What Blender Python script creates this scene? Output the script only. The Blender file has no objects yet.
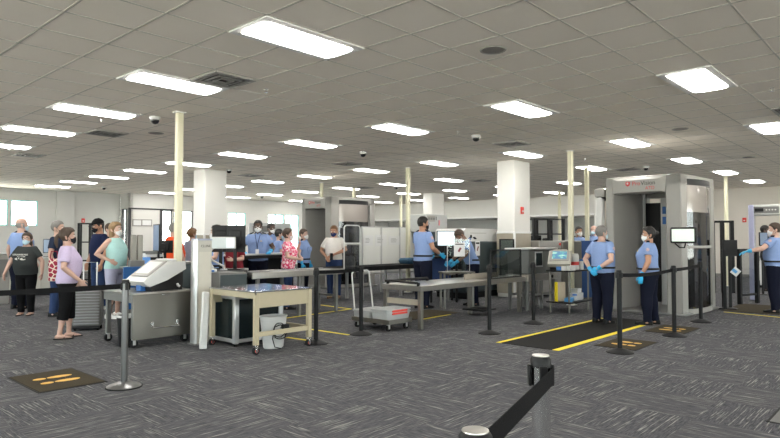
import bpy, bmesh, math, random
from mathutils import Vector, Matrix
random.seed(7)
R = math.radians
C = bpy.context.scene.collection
# ------------------------------------------------------------------ place and camera
F = 603.0; CX, CY = 390.0, 219.0
CH = 1.46                      # eye height
PITCH = math.atan(20 / F)
CEIL = CH + 1.97
AU = R(47.6)                   # direction of the ceiling grid and the screening lanes
UX, UY = math.cos(AU), math.sin(AU)
def ray(px, py):
    x = (px - CX) / F; z = -(py - CY) / F
    c, s = math.cos(PITCH), math.sin(PITCH)
    return x, c - z * s, s + z * c
def at(px, py, z=0.0):
    r = ray(px, py); t = (z - CH) / r[2]
    return (r[0] * t, r[1] * t)
def dep(px, py, Y):
    r = ray(px, py); t = Y / r[1]
    return (r[0] * t, Y, CH + r[2] * t)
def UV(p): return (p[0] * UX + p[1] * UY, -p[0] * UY + p[1] * UX)
def XY(a, b): return (a * UX - b * UY, a * UY + b * UX)
def off(p, du, dv, z=0.0):
    return (p[0] + du * UX - dv * UY, p[1] + du * UY + dv * UX, z)

# ------------------------------------------------------------------ materials
MATS = {}
def mat(name, col, rough=.5, metal=0.0, var=.06, scale=18.0, bump=0.0, alpha=None, emit=0.0, coat=0.0, stretch=None, spec=.5):
    if name in MATS: return MATS[name]
    m = bpy.data.materials.new(name); m.use_nodes = True
    nt = m.node_tree; N = nt.nodes; L = nt.links
    b = N['Principled BSDF']
    b.inputs['Roughness'].default_value = rough
    b.inputs['Metallic'].default_value = metal
    b.inputs['Specular IOR Level'].default_value = spec
    if coat: b.inputs['Coat Weight'].default_value = coat
    tc = N.new('ShaderNodeTexCoord'); no = N.new('ShaderNodeTexNoise')
    no.inputs['Scale'].default_value = scale; no.inputs['Detail'].default_value = 3
    if stretch:
        mp = N.new('ShaderNodeMapping'); mp.inputs['Scale'].default_value = stretch
        L.new(tc.outputs['Object'], mp.inputs[0]); L.new(mp.outputs[0], no.inputs['Vector'])
    else:
        L.new(tc.outputs['Object'], no.inputs['Vector'])
    mx = N.new('ShaderNodeMix'); mx.data_type = 'RGBA'
    mx.inputs[6].default_value = tuple(max(0, c * (1 - var)) for c in col) + (1,)
    mx.inputs[7].default_value = tuple(min(1, c * (1 + var)) for c in col) + (1,)
    L.new(no.outputs[0], mx.inputs[0]); L.new(mx.outputs[2], b.inputs['Base Color'])
    if bump:
        bp = N.new('ShaderNodeBump'); bp.inputs['Strength'].default_value = bump; bp.inputs['Distance'].default_value = .01
        L.new(no.outputs[0], bp.inputs['Height']); L.new(bp.outputs[0], b.inputs['Normal'])
    if emit:
        b.inputs['Emission Strength'].default_value = emit
        b.inputs['Emission Color'].default_value = tuple(col) + (1,)
    if alpha is not None: b.inputs['Alpha'].default_value = alpha
    MATS[name] = m
    return m
def glass(name, tint, a, rough=.03):
    """thin sheet: see-through with a mirror-like film"""
    if name in MATS: return MATS[name]
    m = bpy.data.materials.new(name); m.use_nodes = True
    nt = m.node_tree; N = nt.nodes; L = nt.links
    N.remove(N['Principled BSDF']); o = N['Material Output']
    t = N.new('ShaderNodeBsdfTransparent'); t.inputs[0].default_value = tuple(tint) + (1,)
    g = N.new('ShaderNodeBsdfGlossy'); g.inputs['Roughness'].default_value = rough
    lw = N.new('ShaderNodeLayerWeight'); lw.inputs[0].default_value = .5; pw = N.new('ShaderNodeMath'); pw.operation = 'POWER'; pw.inputs[1].default_value = 4; L.new(lw.outputs['Facing'], pw.inputs[0]); fr = N.new('ShaderNodeMath'); fr.operation = 'MULTIPLY_ADD'; fr.inputs[1].default_value = .55; fr.inputs[2].default_value = .03; L.new(pw.outputs[0], fr.inputs[0])
    no = N.new('ShaderNodeTexNoise'); no.inputs['Scale'].default_value = 3
    ad = N.new('ShaderNodeMath'); ad.operation = 'MULTIPLY_ADD'; ad.inputs[1].default_value = a * .5
    L.new(no.outputs[0], ad.inputs[0]); L.new(fr.outputs[0], ad.inputs[2])
    s = N.new('ShaderNodeMixShader'); L.new(ad.outputs[0], s.inputs[0]); L.new(t.outputs[0], s.inputs[1]); L.new(g.outputs[0], s.inputs[2])
    L.new(s.outputs[0], o.inputs[0]); MATS[name] = m
    return m
def pattern(name, cols, scale, kind='noise', rough=.85, stops=None):
    """fabric print: hard-edged noise or cells between colours"""
    if name in MATS: return MATS[name]
    m = bpy.data.materials.new(name); m.use_nodes = True
    nt = m.node_tree; N = nt.nodes; L = nt.links; b = N['Principled BSDF']; b.inputs['Roughness'].default_value = rough
    tc = N.new('ShaderNodeTexCoord')
    if kind == 'cells':
        t = N.new('ShaderNodeTexVoronoi'); t.feature = 'DISTANCE_TO_EDGE'
    else:
        t = N.new('ShaderNodeTexNoise'); t.inputs['Detail'].default_value = 2
    t.inputs['Scale'].default_value = scale
    L.new(tc.outputs['Object'], t.inputs['Vector'])
    r = N.new('ShaderNodeValToRGB'); r.color_ramp.interpolation = 'CONSTANT'
    stops = stops or [i / len(cols) for i in range(len(cols))]
    while len(r.color_ramp.elements) < len(cols): r.color_ramp.elements.new(.5)
    for e, c, s in zip(r.color_ramp.elements, cols, stops): e.position = s; e.color = tuple(c) + (1,)
    L.new(t.outputs[0], r.inputs[0]); L.new(r.outputs[0], b.inputs['Base Color']); MATS[name] = m
    return m
def srgb(r, g, b):
    f = lambda c: (c / 255 / 12.92) if c / 255 <= .04045 else ((c / 255 + .055) / 1.055) ** 2.4
    return (f(r), f(g), f(b))

M = dict(
    steel=mat('brushed_steel', (.24, .228, .205), .42, .9, .10, 30, 0, stretch=(1, 1, 14)),
    steel_top=mat('polished_steel_top', (.44, .42, .39), .28, .9, .08, 12),
    chrome=mat('chrome', (.90, .90, .91), .12, 1.0, .03),
    alu=mat('aluminium_profile', (.62, .62, .62), .35, .7, .04, 10),
    black=mat('black_powder_coat', (.010, .010, .011), .5, 0, .15, 40, spec=.22),
    black_rubber=mat('black_rubber', (.014, .014, .015), .7, 0, .2, 50, spec=.2),
    black_plastic=mat('black_plastic', (.014, .014, .015), .4, 0, .12, 30, spec=.25),
    belt=mat('webbing_black', (.012, .012, .013), .85, 0, .3, 220, .3, spec=.1),
    dark_glass=mat('dark_panel', (.010, .017, .019), .2, 0, .1, 6, coat=.15, spec=.3),
    dark_body=mat('slate_enclosure', (.035, .05, .055), .4, 0, .08, 10),
    grey_enc=mat('warm_grey_enclosure', (.34, .33, .31), .42, 0, .04, 8, spec=.35),
    grey_dark=mat('mid_grey_enclosure', (.17, .17, .165), .42, 0, .05, 8),
    white_pl=mat('white_plastic', (.62, .62, .61), .4, 0, .03, 12),
    beige=mat('beige_paint', (.46, .40, .275), .5, 0, .05, 10),
    beige_pl=mat('beige_plastic', (.47, .45, .40), .45, 0, .04, 10),
    cream=mat('cream_pole_paint', (.70, .67, .50), .45, 0, .04, 6),
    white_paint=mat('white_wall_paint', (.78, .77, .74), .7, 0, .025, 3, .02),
    wains=mat('wainscot_laminate', (.40, .36, .29), .5, 0, .12, 60, stretch=(1, 1, .1)),
    trim=mat('white_trim', (.80, .80, .79), .5, 0, .03),
    paper=mat('paper', (.80, .80, .80), .8, 0, .03),
    red=mat('red_plastic', (.62, .05, .04), .45, 0, .06),
    blue=mat('blue_plastic', (.03, .14, .42), .45, 0, .08),
    navy=mat('navy_panel', (.02, .05, .16), .5, 0, .1),
    bin=mat('grey_tray_plastic', (.46, .47, .47), .5, 0, .05, 20),
    yellow=mat('yellow_floor_tape', (.83, .66, .015), .6, 0, .07, 14),
    orange=mat('orange_footprint', (.72, .42, .08), .7, 0, .1, 30),
    matfoot=mat('brown_black_mat', (.060, .050, .034), .95, 0, .35, 160, .5, spec=.1),
    matblack=mat('black_runner', (.012, .012, .012), .8, 0, .25, 60, .2, spec=.15),
    screen=mat('white_screen', (.78, .86, .92), .3, 0, .1, 9, emit=.8),
    screen_blue=pattern('scan_screen', [(.16, .36, .62), (.2, .62, .66), (.55, .85, .8)], 14, 'noise', .2, [0, .5, .62]),
    screen_dim=mat('pale_blue_screen', (.20, .27, .40), .25, 0, .15, 6),
    ply=mat('plywood', (.52, .40, .24), .6, 0, .12, 30),
)
# ------------------------------------------------------------------ mesh builder
class MB:
    def __init__(s): s.v = []; s.f = []; s.mi = []; s.cur = 0
    def add(s, vs, fs):
        o = len(s.v); s.v += [tuple(p) for p in vs]; s.f += [tuple(i + o for i in f) for f in fs]; s.mi += [s.cur] * len(fs)
        return s
    def box(s, a, b, bev=.004, rot=None, piv=None):
        lo = [min(a[i], b[i]) for i in range(3)]; hi = [max(a[i], b[i]) for i in range(3)]
        bev = min(bev, .45 * min(hi[i] - lo[i] for i in range(3)))
        vs = []; idx = {}
        for i in (0, 1):
            for j in (0, 1):
                for k in (0, 1):
                    c = (i, j, k)
                    for ax in range(3):
                        p = [(hi if c[q] else lo)[q] for q in range(3)]
                        for q in range(3):
                            if q != ax: p[q] += -bev if c[q] else bev
                        idx[c, ax] = len(vs); vs.append(p)
        fs = []
        for ax in range(3):
            o1, o2 = [q for q in range(3) if q != ax]
            for sgn in (0, 1):
                ring = []
                for x, y in ((0, 0), (1, 0), (1, 1), (0, 1)):
                    c = [0, 0, 0]; c[ax] = sgn; c[o1] = x; c[o2] = y; ring.append(idx[tuple(c), ax])
                fs.append(ring)
            for x in (0, 1):
                for y in (0, 1):
                    c0 = [0, 0, 0]; c0[o1] = x; c0[o2] = y; c1 = list(c0); c1[ax] = 1
                    c0, c1 = tuple(c0), tuple(c1)
                    fs.append([idx[c0, o1], idx[c1, o1], idx[c1, o2], idx[c0, o2]])
        for i in (0, 1):
            for j in (0, 1):
                for k in (0, 1): fs.append([idx[(i, j, k), q] for q in range(3)])
        if rot is not None:
            pv = Vector(piv if piv else [(lo[i] + hi[i]) / 2 for i in range(3)])
            vs = [pv + rot @ (Vector(p) - pv) for p in vs]
        return s.add(vs, fs)
    def rings(s, rs, n=12, cap=True, closed=False):
        """rs: list of (centre, A, B) ellipse rings"""
        vs = []; fs = []
        for c, A, B in rs:
            c, A, B = Vector(c), Vector(A), Vector(B)
            for k in range(n):
                t = 2 * math.pi * k / n
                vs.append(c + A * math.cos(t) + B * math.sin(t))
        m = len(rs)
        for i in range(m if closed else m - 1):
            j = (i + 1) % m
            for k in range(n):
                q = (k + 1) % n
                fs.append((i * n + k, i * n + q, j * n + q, j * n + k))
        if cap and not closed:
            fs.append(tuple(range(n))[::-1]); fs.append(tuple((m - 1) * n + k for k in range(n)))
        return s.add(vs, fs)
    def tube(s, pts, r, n=10, flat=1.0, side=None, round_ends=False, closed=False):
        P = [Vector(p) for p in pts]; rr = list(r) if hasattr(r, '__len__') else [r] * len(P)
        if round_ends:
            d0 = (P[0] - P[1]).normalized(); d1 = (P[-1] - P[-2]).normalized()
            P = [P[0] + d0 * rr[0] * .9, P[0] + d0 * rr[0] * .6] + P + [P[-1] + d1 * rr[-1] * .6, P[-1] + d1 * rr[-1] * .9]
            rr = [rr[0] * .35, rr[0] * .78] + rr + [rr[-1] * .78, rr[-1] * .35]
        rs = []; A = None
        for i, p in enumerate(P):
            if closed: d = (P[(i + 1) % len(P)] - P[i - 1]).normalized()
            elif i == 0: d = (P[1] - P[0]).normalized()
            elif i == len(P) - 1: d = (P[-1] - P[-2]).normalized()
            else: d = ((P[i + 1] - P[i]).normalized() + (P[i] - P[i - 1]).normalized()).normalized()
            if A is None:
                ref = Vector(side) if side is not None else (Vector((0, 0, 1)) if abs(d.z) < .9 else Vector((1, 0, 0)))
                A = ref - d * ref.dot(d)
            else: A = A - d * A.dot(d)
            A.normalize(); B = d.cross(A)
            rs.append((p, A * rr[i], B * rr[i] * flat))
        return s.rings(rs, n, closed=closed)
    def cyl(s, c, r, z0, z1, n=20, r2=None, bev=0):
        r2 = r if r2 is None else r2
        pr = [(r, z0), (r2, z1)]
        if bev: pr = [(r - bev, z0), (r, z0 + bev), (r2, z1 - bev), (r2 - bev, z1)]
        return s.lathe(pr, c, n)
    def lathe(s, prof, c=(0, 0), n=24):
        return s.rings([((c[0], c[1], z), (max(r, 1e-4), 0, 0), (0, max(r, 1e-4), 0)) for r, z in prof], n)
    def prism(s, poly, d0, d1, axis='y'):
        """poly in the plane of the two other axes, extruded along axis"""
        def mk(a, b, d):
            return {'y': (a, d, b), 'x': (d, a, b), 'z': (a, b, d)}[axis]
        n = len(poly)
        vs = [mk(a, b, d0) for a, b in poly] + [mk(a, b, d1) for a, b in poly]
        fs = [tuple(range(n)), tuple(range(n, 2 * n))[::-1]] + [(i, (i + 1) % n, n + (i + 1) % n, n + i) for i in range(n)]
        return s.add(vs, fs)
    def mesh(s, name, smooth=True, ang=38):
        me = bpy.data.meshes.new(name)
        me.from_pydata(s.v, [], s.f)
        for p, i in zip(me.polygons, s.mi): p.material_index = i
        bm = bmesh.new(); bm.from_mesh(me); bmesh.ops.recalc_face_normals(bm, faces=bm.faces); bm.to_mesh(me); bm.free()
        if smooth: me.shade_smooth(); me.set_sharp_from_angle(angle=R(ang))
        me.update(); return me
    def build(s, name, m, parent=None, smooth=True, label=None, kind=None):
        me = s.mesh(name, smooth)
        for q in (m if isinstance(m, (list, tuple)) else [m]): me.materials.append(q)
        return link(name, me, parent, label, kind)
def link(name, me, parent=None, label=None, kind=None):
    o = bpy.data.objects.new(name, me); C.objects.link(o)
    if parent is not None: o.parent = parent
    if label: o['label'] = label
    if kind: o['kind'] = kind
    return o
def thing(name, label, cat, loc=(0, 0, 0), rotz=0.0, group=None):
    o = bpy.data.objects.new(name, None); C.objects.link(o); o.empty_display_size = .1
    o.location = loc if len(loc) == 3 else (loc[0], loc[1], 0); o.rotation_euler = (0, 0, rotz)
    o['label'] = label; o['category'] = cat
    if group: o['group'] = group
    return o
def tag(o, label, cat, group=None):
    o['label'] = label; o['category'] = cat
    if group: o['group'] = group
    return o
def place(o, loc, rotz=0):
    o.location = loc if len(loc) == 3 else (loc[0], loc[1], 0); o.rotation_euler = (0, 0, rotz); return o
def dup(root, loc, rotz=0, label=None, group=None):
    r = root.copy(); C.objects.link(r); place(r, loc, rotz)
    if label: r['label'] = label
    if group: r['group'] = group
    for ch in root.children:
        c = ch.copy(); C.objects.link(c); c.parent = r
        for g in ch.children:
            d = g.copy(); C.objects.link(d); d.parent = c
    return r
def text(name, body, size, m, parent, loc, rot, depth=.002, label=None, align='CENTER'):
    cu = bpy.data.curves.new(name, 'FONT'); cu.body = body; cu.size = size; cu.extrude = depth; cu.align_x = align; cu.align_y = 'CENTER'
    t_ = bpy.data.objects.new(name, cu); C.objects.link(t_); me = bpy.data.meshes.new_from_object(t_.evaluated_get(bpy.context.evaluated_depsgraph_get()))
    bpy.data.objects.remove(t_); me.materials.clear(); me.materials.append(m); o = link(name, me, parent, label); o.location = loc; o.rotation_euler = rot
    return o
def structure(o): o['kind'] = 'structure'; return o
BX = lambda a, b, bev=.004: MB().box(a, b, bev)
WORLD = 15.0; EXPO = 0.0; LAMP = 23.0
# ------------------------------------------------------------------ people
HEAD = [(-.012, .020, -.075, -.03), (0, .034, -.088, -.005), (.018, .047, -.096, .03), (.045, .058, -.099, .062), (.075, .066, -.099, .084), (.11, .072, -.097, .096),
        (.15, .0755, -.095, .099), (.185, .071, -.084, .092), (.21, .058, -.064, .074), (.226, .036, -.036, .046), (.234, .012, -.010, .016)]
def lerp_tab(tab, z):
    if z <= tab[0][0]: return tab[0][1:]
    for a, b in zip(tab, tab[1:]):
        if z <= b[0]:
            t = (z - a[0]) / (b[0] - a[0]); return tuple(p + (q - p) * t for p, q in zip(a[1:], b[1:]))
    return tab[-1][1:]
def hs(phi, z, o=0.0):
    hw, yf, yb = lerp_tab(HEAD, z); yc = (yf + yb) / 2; hd = (yb - yf) / 2
    return Vector(((hw + o) * math.sin(phi), yc - (hd + o) * math.cos(phi), z))
def shell(mb, phis, zlo, zhi, offs, X, nz=7, wrap=False, inner=-.006, top_close=False):
    n = len(phis); outer = []; inn = []
    for i in range(nz):
        t = i / (nz - 1)
        for p in phis:
            z = zlo(p) + (zhi(p) - zlo(p)) * t
            o = offs(p, t)
            q = hs(p, min(z, .230), o); q.z = z + (o if z > .2 else 0) * max(0, (z - .2) / .034)
            outer.append(X @ q); inn.append(X @ hs(p, min(z, .226), inner))
    fs = []; N = nz * n; last = n if wrap else n - 1
    for i in range(nz - 1):
        for k in range(last):
            q = (k + 1) % n
            fs.append((i * n + k, i * n + q, (i + 1) * n + q, (i + 1) * n + k))
            fs.append((N + i * n + k, N + (i + 1) * n + k, N + (i + 1) * n + q, N + i * n + q))
    for k in range(last):
        q = (k + 1) % n
        fs.append((k, N + k, N + q, q)); a = (nz - 1) * n; fs.append((a + k, a + q, N + a + q, N + a + k))
    if not wrap:
        for i in range(nz - 1):
            a, b = i * n, (i + 1) * n; fs.append((a, b, N + b, N + a))
            a, b = i * n + n - 1, (i + 1) * n + n - 1; fs.append((a, N + a, N + b, b))
    mb.add(outer + inn, fs)
TORSO = [(.79, .10, .085, .01), (.83, .150, .108, .01), (.90, .172, .122, .012), (.97, .170, .118, .01), (1.06, .155, .110, .0), (1.15, .158, .112, -.005), (1.25, .171, .120, -.008),
         (1.34, .178, .116, -.002), (1.405, .172, .098, .008), (1.445, .140, .080, .014), (1.475, .088, .066, .016), (1.50, .056, .056, .014)]
def torso(z, g, belly, bust, fem):
    hw, hd, yc = lerp_tab(TORSO, z)
    k = 1.0 if z < 1.25 else max(0, (1.5 - z) / .25)
    hw *= 1 + (g - 1) * k; hd *= 1 + (g - 1) * k
    if fem:
        hw *= 1 + .05 * math.exp(-((z - .93) / .09) ** 2) - .05 * math.exp(-((z - 1.12) / .08) ** 2) - .07 * math.exp(-((z - 1.40) / .08) ** 2)
    b = belly * math.exp(-((z - 1.09) / .13) ** 2); hd += b * .6; yc -= b * .5; hw += b * .4
    b = bust * math.exp(-((z - 1.25) / .085) ** 2); hd += b * .5; yc -= b * .5
    return hw, hd, yc
ROUND = lambda c, A, B: (c, A, B)
def hand(mb, w, d, n, thumb, s=1.0, curl=.35):
    d = Vector(d).normalized(); n = Vector(n); n = (n - d * n.dot(d)).normalized(); t = d.cross(n)
    if t.dot(Vector(thumb)) < 0: t = -t
    w = Vector(w)
    L = .088 * s
    mb.rings([(w - d * .02, t * .024 * s, n * .020 * s), (w + d * .012, t * .030 * s, n * .017 * s), (w + d * L * .55, t * .041 * s, n * .016 * s), (w + d * L, t * .040 * s, n * .0125 * s), (w + d * (L + .006), t * .034 * s, n * .008 * s)], 12)
    for k, (o, ln) in enumerate(((.030, .072), (.010, .082), (-.011, .076), (-.030, .060))):
        p = w + d * (L - .012) + t * o * s; a = curl * .4; pts = [p]; dd = d + t * o * 1.5
        for seg in (.46, .31, .25):
            q = (dd * math.cos(a) + n * math.sin(a)).normalized(); p = p + q * ln * seg * s; pts.append(p); a += curl * (1 + .12 * k)
        mb.tube(pts, [.0095 * s, .009 * s, .0083 * s, .0068 * s], 8, round_ends=True)
    p = w + d * .018 + t * .026 * s; pts = [p]
    for q, ln in (((d * .75 + t * .62 + n * .25), .042), ((d * .9 + t * .3 + n * .4), .034), ((d * .95 + n * .5), .026)):
        p = p + Vector(q).normalized() * ln * s; pts.append(p)
    mb.tube(pts, [.0145 * s, .012 * s, .0105 * s, .008 * s], 8, round_ends=True)
def baked(mb, name, m, parent, voxel, smooth=3, label=None):
    me = mb.mesh(name + '_src', False); o = bpy.data.objects.new(name, me); C.objects.link(o)
    md = o.modifiers.new('r', 'REMESH'); md.mode = 'VOXEL'; md.voxel_size = voxel
    if smooth: sm = o.modifiers.new('s', 'SMOOTH'); sm.factor = .5; sm.iterations = smooth
    dg = bpy.context.evaluated_depsgraph_get(); me2 = bpy.data.meshes.new_from_object(o.evaluated_get(dg))
    bpy.data.objects.remove(o); bpy.data.meshes.remove(me)
    me2.shade_smooth(); me2.materials.clear(); me2.materials.append(m); me2.name = name
    return link(name, me2, parent, label)
SKIN = dict(light=mat('skin_light', (.57, .36, .285), .5, 0, .06, 30), tan=mat('skin_tan', (.47, .25, .16), .5, 0, .06, 30), brown=mat('skin_brown', (.22, .11, .07), .5, 0, .06, 30), dark=mat('skin_dark', (.10, .055, .038), .5, 0, .06, 30))
HAIR = dict(black=(.012, .010, .009), brown=(.055, .032, .02), light=(.24, .15, .07), grey=(.26, .25, .24), salt=(.16, .15, .14), blond=(.38, .25, .11), auburn=(.17, .085, .035))
def hairmat(k): return mat('hair_' + k, HAIR[k], .55, 0, .35, 60, .3, stretch=(6, 6, 1))
def cloth(n, c): return mat(n, c, .9, 0, .10, 40, .15, spec=.08)
OFF_SHIRT = cloth('officer_blue_cotton', srgb(134, 156, 200)); OFF_PANTS = cloth('officer_navy_trousers', (.010, .012, .024)); GLOVE = mat('blue_nitrile', (.03, .42, .78), .4, 0, .06, 40)
SHOE_BLACK = mat('black_leather', (.010, .010, .010), .4, 0, .1, spec=.2); EYE_W = mat('eye_white', (.75, .72, .7), .2); EYE_D = mat('iris_dark', (.03, .02, .015), .15)
MASK_BLUE = cloth('mask_pale_blue', (.50, .68, .78)); MASK_WHITE = cloth('mask_white', (.80, .80, .80)); MASK_BLACK = cloth('mask_black', (.02, .02, .025)); MASK_NAVY = cloth('mask_navy', (.025, .04, .13))
HANG = lambda s, out=.0, fwd=.0: dict(el=(s * (.245 + out), .035 - fwd * .3, 1.135), wr=(s * (.265 + out * 1.4), -.045 - fwd, .885), hd=(0, -.15, -1), pn=(-s, 0, 0), th=(0, -1, 0))
def person(label, loc, yaw, H, skin='light', g=1.0, belly=0.0, bust=0.0, fem=False, armL=None, armR=None, shirt=OFF_SHIRT, hem=.90, sleeve=.62, pants=OFF_PANTS, pant_z=.06,
           shoes=SHOE_BLACK, hair=('short', 'brown'), mask=None, gloves=None, officer=False, head=(0, 0), cap=None, glasses=False, stance=.10, feet=((0, 0), (0, 0)), sit=False, fine=.009, lean=0.0, category='person', z=0.0, tuck=True, sleeveless=False):
    t = thing('person', label, category, (loc[0], loc[1], z), yaw)
    t.scale = (H / 1.75,) * 3
    armL = armL or HANG(1, .04 * (g - 1) * 8); armR = armR or HANG(-1, .04 * (g - 1) * 8)
    LM = Matrix.Translation((0, 0, .95)) @ Matrix.Rotation(lean, 4, 'X') @ Matrix.Translation((0, 0, -.95))
    def J(p): return LM @ Vector(p)
    T = lambda z: torso(z, g, belly, bust, fem)
    X = LM @ Matrix.Translation((0, .012, 1.512)) @ Matrix.Rotation(head[0], 4, 'Z') @ Matrix.Rotation(head[1], 4, 'X') @ Matrix.Translation((0, 0, -.006)) @ Matrix.Scale(1.055, 4)
    def tor(mb, z0, z1, k, add, n=28, step=.03, close_top=True):
        rs = []; m = max(2, int((z1 - z0) / step) + 1)
        for i in range(m):
            z = z0 + (z1 - z0) * i / (m - 1); hw, hd, yc = T(z)
            rs.append((J((0, yc, z)) if z > .95 else Vector((0, yc, z)), Vector((hw * k + add, 0, 0)), (LM.to_3x3() if z > .95 else Matrix.Identity(3)) @ Vector((0, hd * k + add, 0))))
        mb.rings(rs, n)
    leg = {}
    for i, s in enumerate((1, -1)):   # +1 the person's left
        fx, fy = feet[i]
        hip = Vector((s * .088 * (1 + (g - 1) * .8), .01, .89))
        if sit: knee = Vector((s * .13, -.43, .50)); ank = Vector((s * .13, -.40, .085))
        else:
            ank = Vector((s * (stance + fx * s), .03 + fy, .085)); knee = (hip + ank) / 2 + Vector((0, -.02 - abs(fy) * .1, .025))
        leg[s] = (hip, knee, ank)
    gk = 1 + (g - 1) * .9
    # --- body: one continuous surface
    b = MB()
    tor(b, .80, 1.50, .90, 0)
    b.rings([(X @ Vector((0, (yf + yb) / 2, z)), X.to_3x3() @ Vector((hw, 0, 0)), X.to_3x3() @ Vector((0, (yb - yf) / 2, 0))) for z, hw, yf, yb in HEAD], 24)
    b.tube([J((0, .018, 1.44)), J((0, .016, 1.50)), X @ Vector((0, .012, .05)), X @ Vector((0, .01, .1))], [.066, .056 * (1 + (g - 1) * .5), .054, .05], 16)
    b.tube([X @ Vector((0, -.088, .118)), X @ Vector((0, -.104, .088)), X @ Vector((0, -.116, .068)), X @ Vector((0, -.098, .060))], [.008, .0105, .0135, .010], 8, round_ends=True)   # nose
    b.tube([X @ Vector((-.026, -.092, .036)), X @ Vector((0, -.1015, .037)), X @ Vector((.026, -.092, .036))], [.004, .0085, .004], 8)   # lips
    for s in (1, -1):
        b.rings([(X @ Vector((s * .070, .012, .052)), X.to_3x3() @ Vector((s * .008, .004, 0)), X.to_3x3() @ Vector((0, .010, 0))), (X @ Vector((s * .079, .014, .075)), X.to_3x3() @ Vector((s * .010, .008, 0)), X.to_3x3() @ Vector((-.004, .017, 0))),
                 (X @ Vector((s * .084, .018, .105)), X.to_3x3() @ Vector((s * .010, .008, 0)), X.to_3x3() @ Vector((-.004, .020, 0))), (X @ Vector((s * .080, .018, .122)), X.to_3x3() @ Vector((s * .007, .004, 0)), X.to_3x3() @ Vector((0, .010, 0)))], 10)   # ear
    arms = {}
    for s, a in ((1, armL), (-1, armR)):
        sh = J((s * (.172 if not fem else .158), .012, 1.405)); el, wr = J(a['el']), J(a['wr']); arms[s] = (sh, el, wr, a)
        b.tube([J((s * .09, .012, 1.40)), sh, sh.lerp(el, .35), sh.lerp(el, .75), el, el.lerp(wr, .3), el.lerp(wr, .7), wr], [v * (1 + (g - 1) * .7) for v in (.05, .052, .050, .043, .040)] + [.041 * (1 + (g - 1) * .4), .033, .026], 14, round_ends=True)
        if not gloves or not gloves[0 if s == 1 else 1]:
            hand(b, wr, LM.to_3x3() @ Vector(a['hd']) if a.get('hd') else wr - el, a['pn'], a['th'], 1.0, a.get('curl', .35))
        hip, knee, ank = leg[s]
        b.tube([hip + Vector((0, 0, .03)), hip.lerp(knee, .3), hip.lerp(knee, .75), knee, knee.lerp(ank, .3), knee.lerp(ank, .75), ank], [v * gk for v in (.085, .082, .062, .052, .055)] + [.038, .036], 16, round_ends=True)
        b.tube([ank + Vector((0, .035, -.045)), ank + Vector((0, .0, -.04)), ank + Vector((0, -.07, -.05)), ank + Vector((0, -.135, -.064)), ank + Vector((0, -.17, -.068))], [.034, .040, .036, .024, .015], 12, flat=1.15, side=(0, 0, 1), round_ends=True)
    body = baked(b, 'body', SKIN[skin], t, fine, 2)
    # eyes
    for s in (1, -1):
        e = MB(); c = X @ Vector((s * .031, -.0865, .115))
        dd = X.to_3x3() @ Vector((s * .12, -1, 0))
        e.cur = 0; e.tube([c - dd * .006, c, c + dd * .005], [.010, .012, .007], 10, round_ends=True)
        e.cur = 1; e.tube([c + dd * .006, c + dd * .0095], [.0062, .0045], 10)
        e.build('eye', [EYE_W, EYE_D], body)
        e = MB(); e.tube([X @ Vector((s * .014, -.097, .133)), X @ Vector((s * .033, -.0945, .139)), X @ Vector((s * .051, -.079, .133))], [.004, .0048, .003], 6)
        e.build('eyebrow', hairmat('brown' if hair[1] in ('none',) else hair[1]), body)
    # --- clothes
    sm = MB()
    tor(sm, hem, 1.462, 1.0, .014)
    for s in (1, -1):
        sh, el, wr, a = arms[s]
        if sleeveless:
            sm.tube([J((s * .07, .012, 1.41)), J((s * .115, .012, 1.415))], [.055, .05], 14, round_ends=True); continue
        e = sh.lerp(el, sleeve)
        k = 1 + (g - 1) * .7
        sm.tube([J((s * .08, .012, 1.395)), sh, sh.lerp(e, .5), e], [.062 * k, .067 * k, .066 * k, .066 * k], 16, round_ends=False)
    shirt_o = baked(sm, 'shirt', shirt, t, .0115, 2)
    if pants is not None:
        pm = MB(); tor(pm, .80, 1.02, 1.0, .010 if tuck else .004)
        for s in (1, -1):
            hip, knee, ank = leg[s]
            L1 = [hip + Vector((0, 0, .02)), hip.lerp(knee, .3), hip.lerp(knee, .72), knee, knee.lerp(ank, .35), knee.lerp(ank, .75), ank + Vector((0, 0, -.02))]
            R1 = [v * (1.08 if officer else 1) for v in (.100 * gk, .097 * gk, .083 * gk, .074 * gk, .073 * gk, .068, .068)]
            zs = [p.z for p in L1]
            if not sit and pant_z > zs[-1]:
                P2, R2 = [], []
                for i in range(len(L1)):
                    if zs[i] > pant_z: P2.append(L1[i]); R2.append(R1[i])
                    else:
                        f = (zs[i - 1] - pant_z) / (zs[i - 1] - zs[i]); P2.append(L1[i - 1].lerp(L1[i], f)); R2.append(R1[i - 1] + (R1[i] - R1[i - 1]) * f + .006); break
                L1, R1 = P2, R2
            pm.tube(L1, R1, 16)
        baked(pm, 'trousers' if pant_z < .4 else 'shorts', pants, t, .0115, 2)
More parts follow.
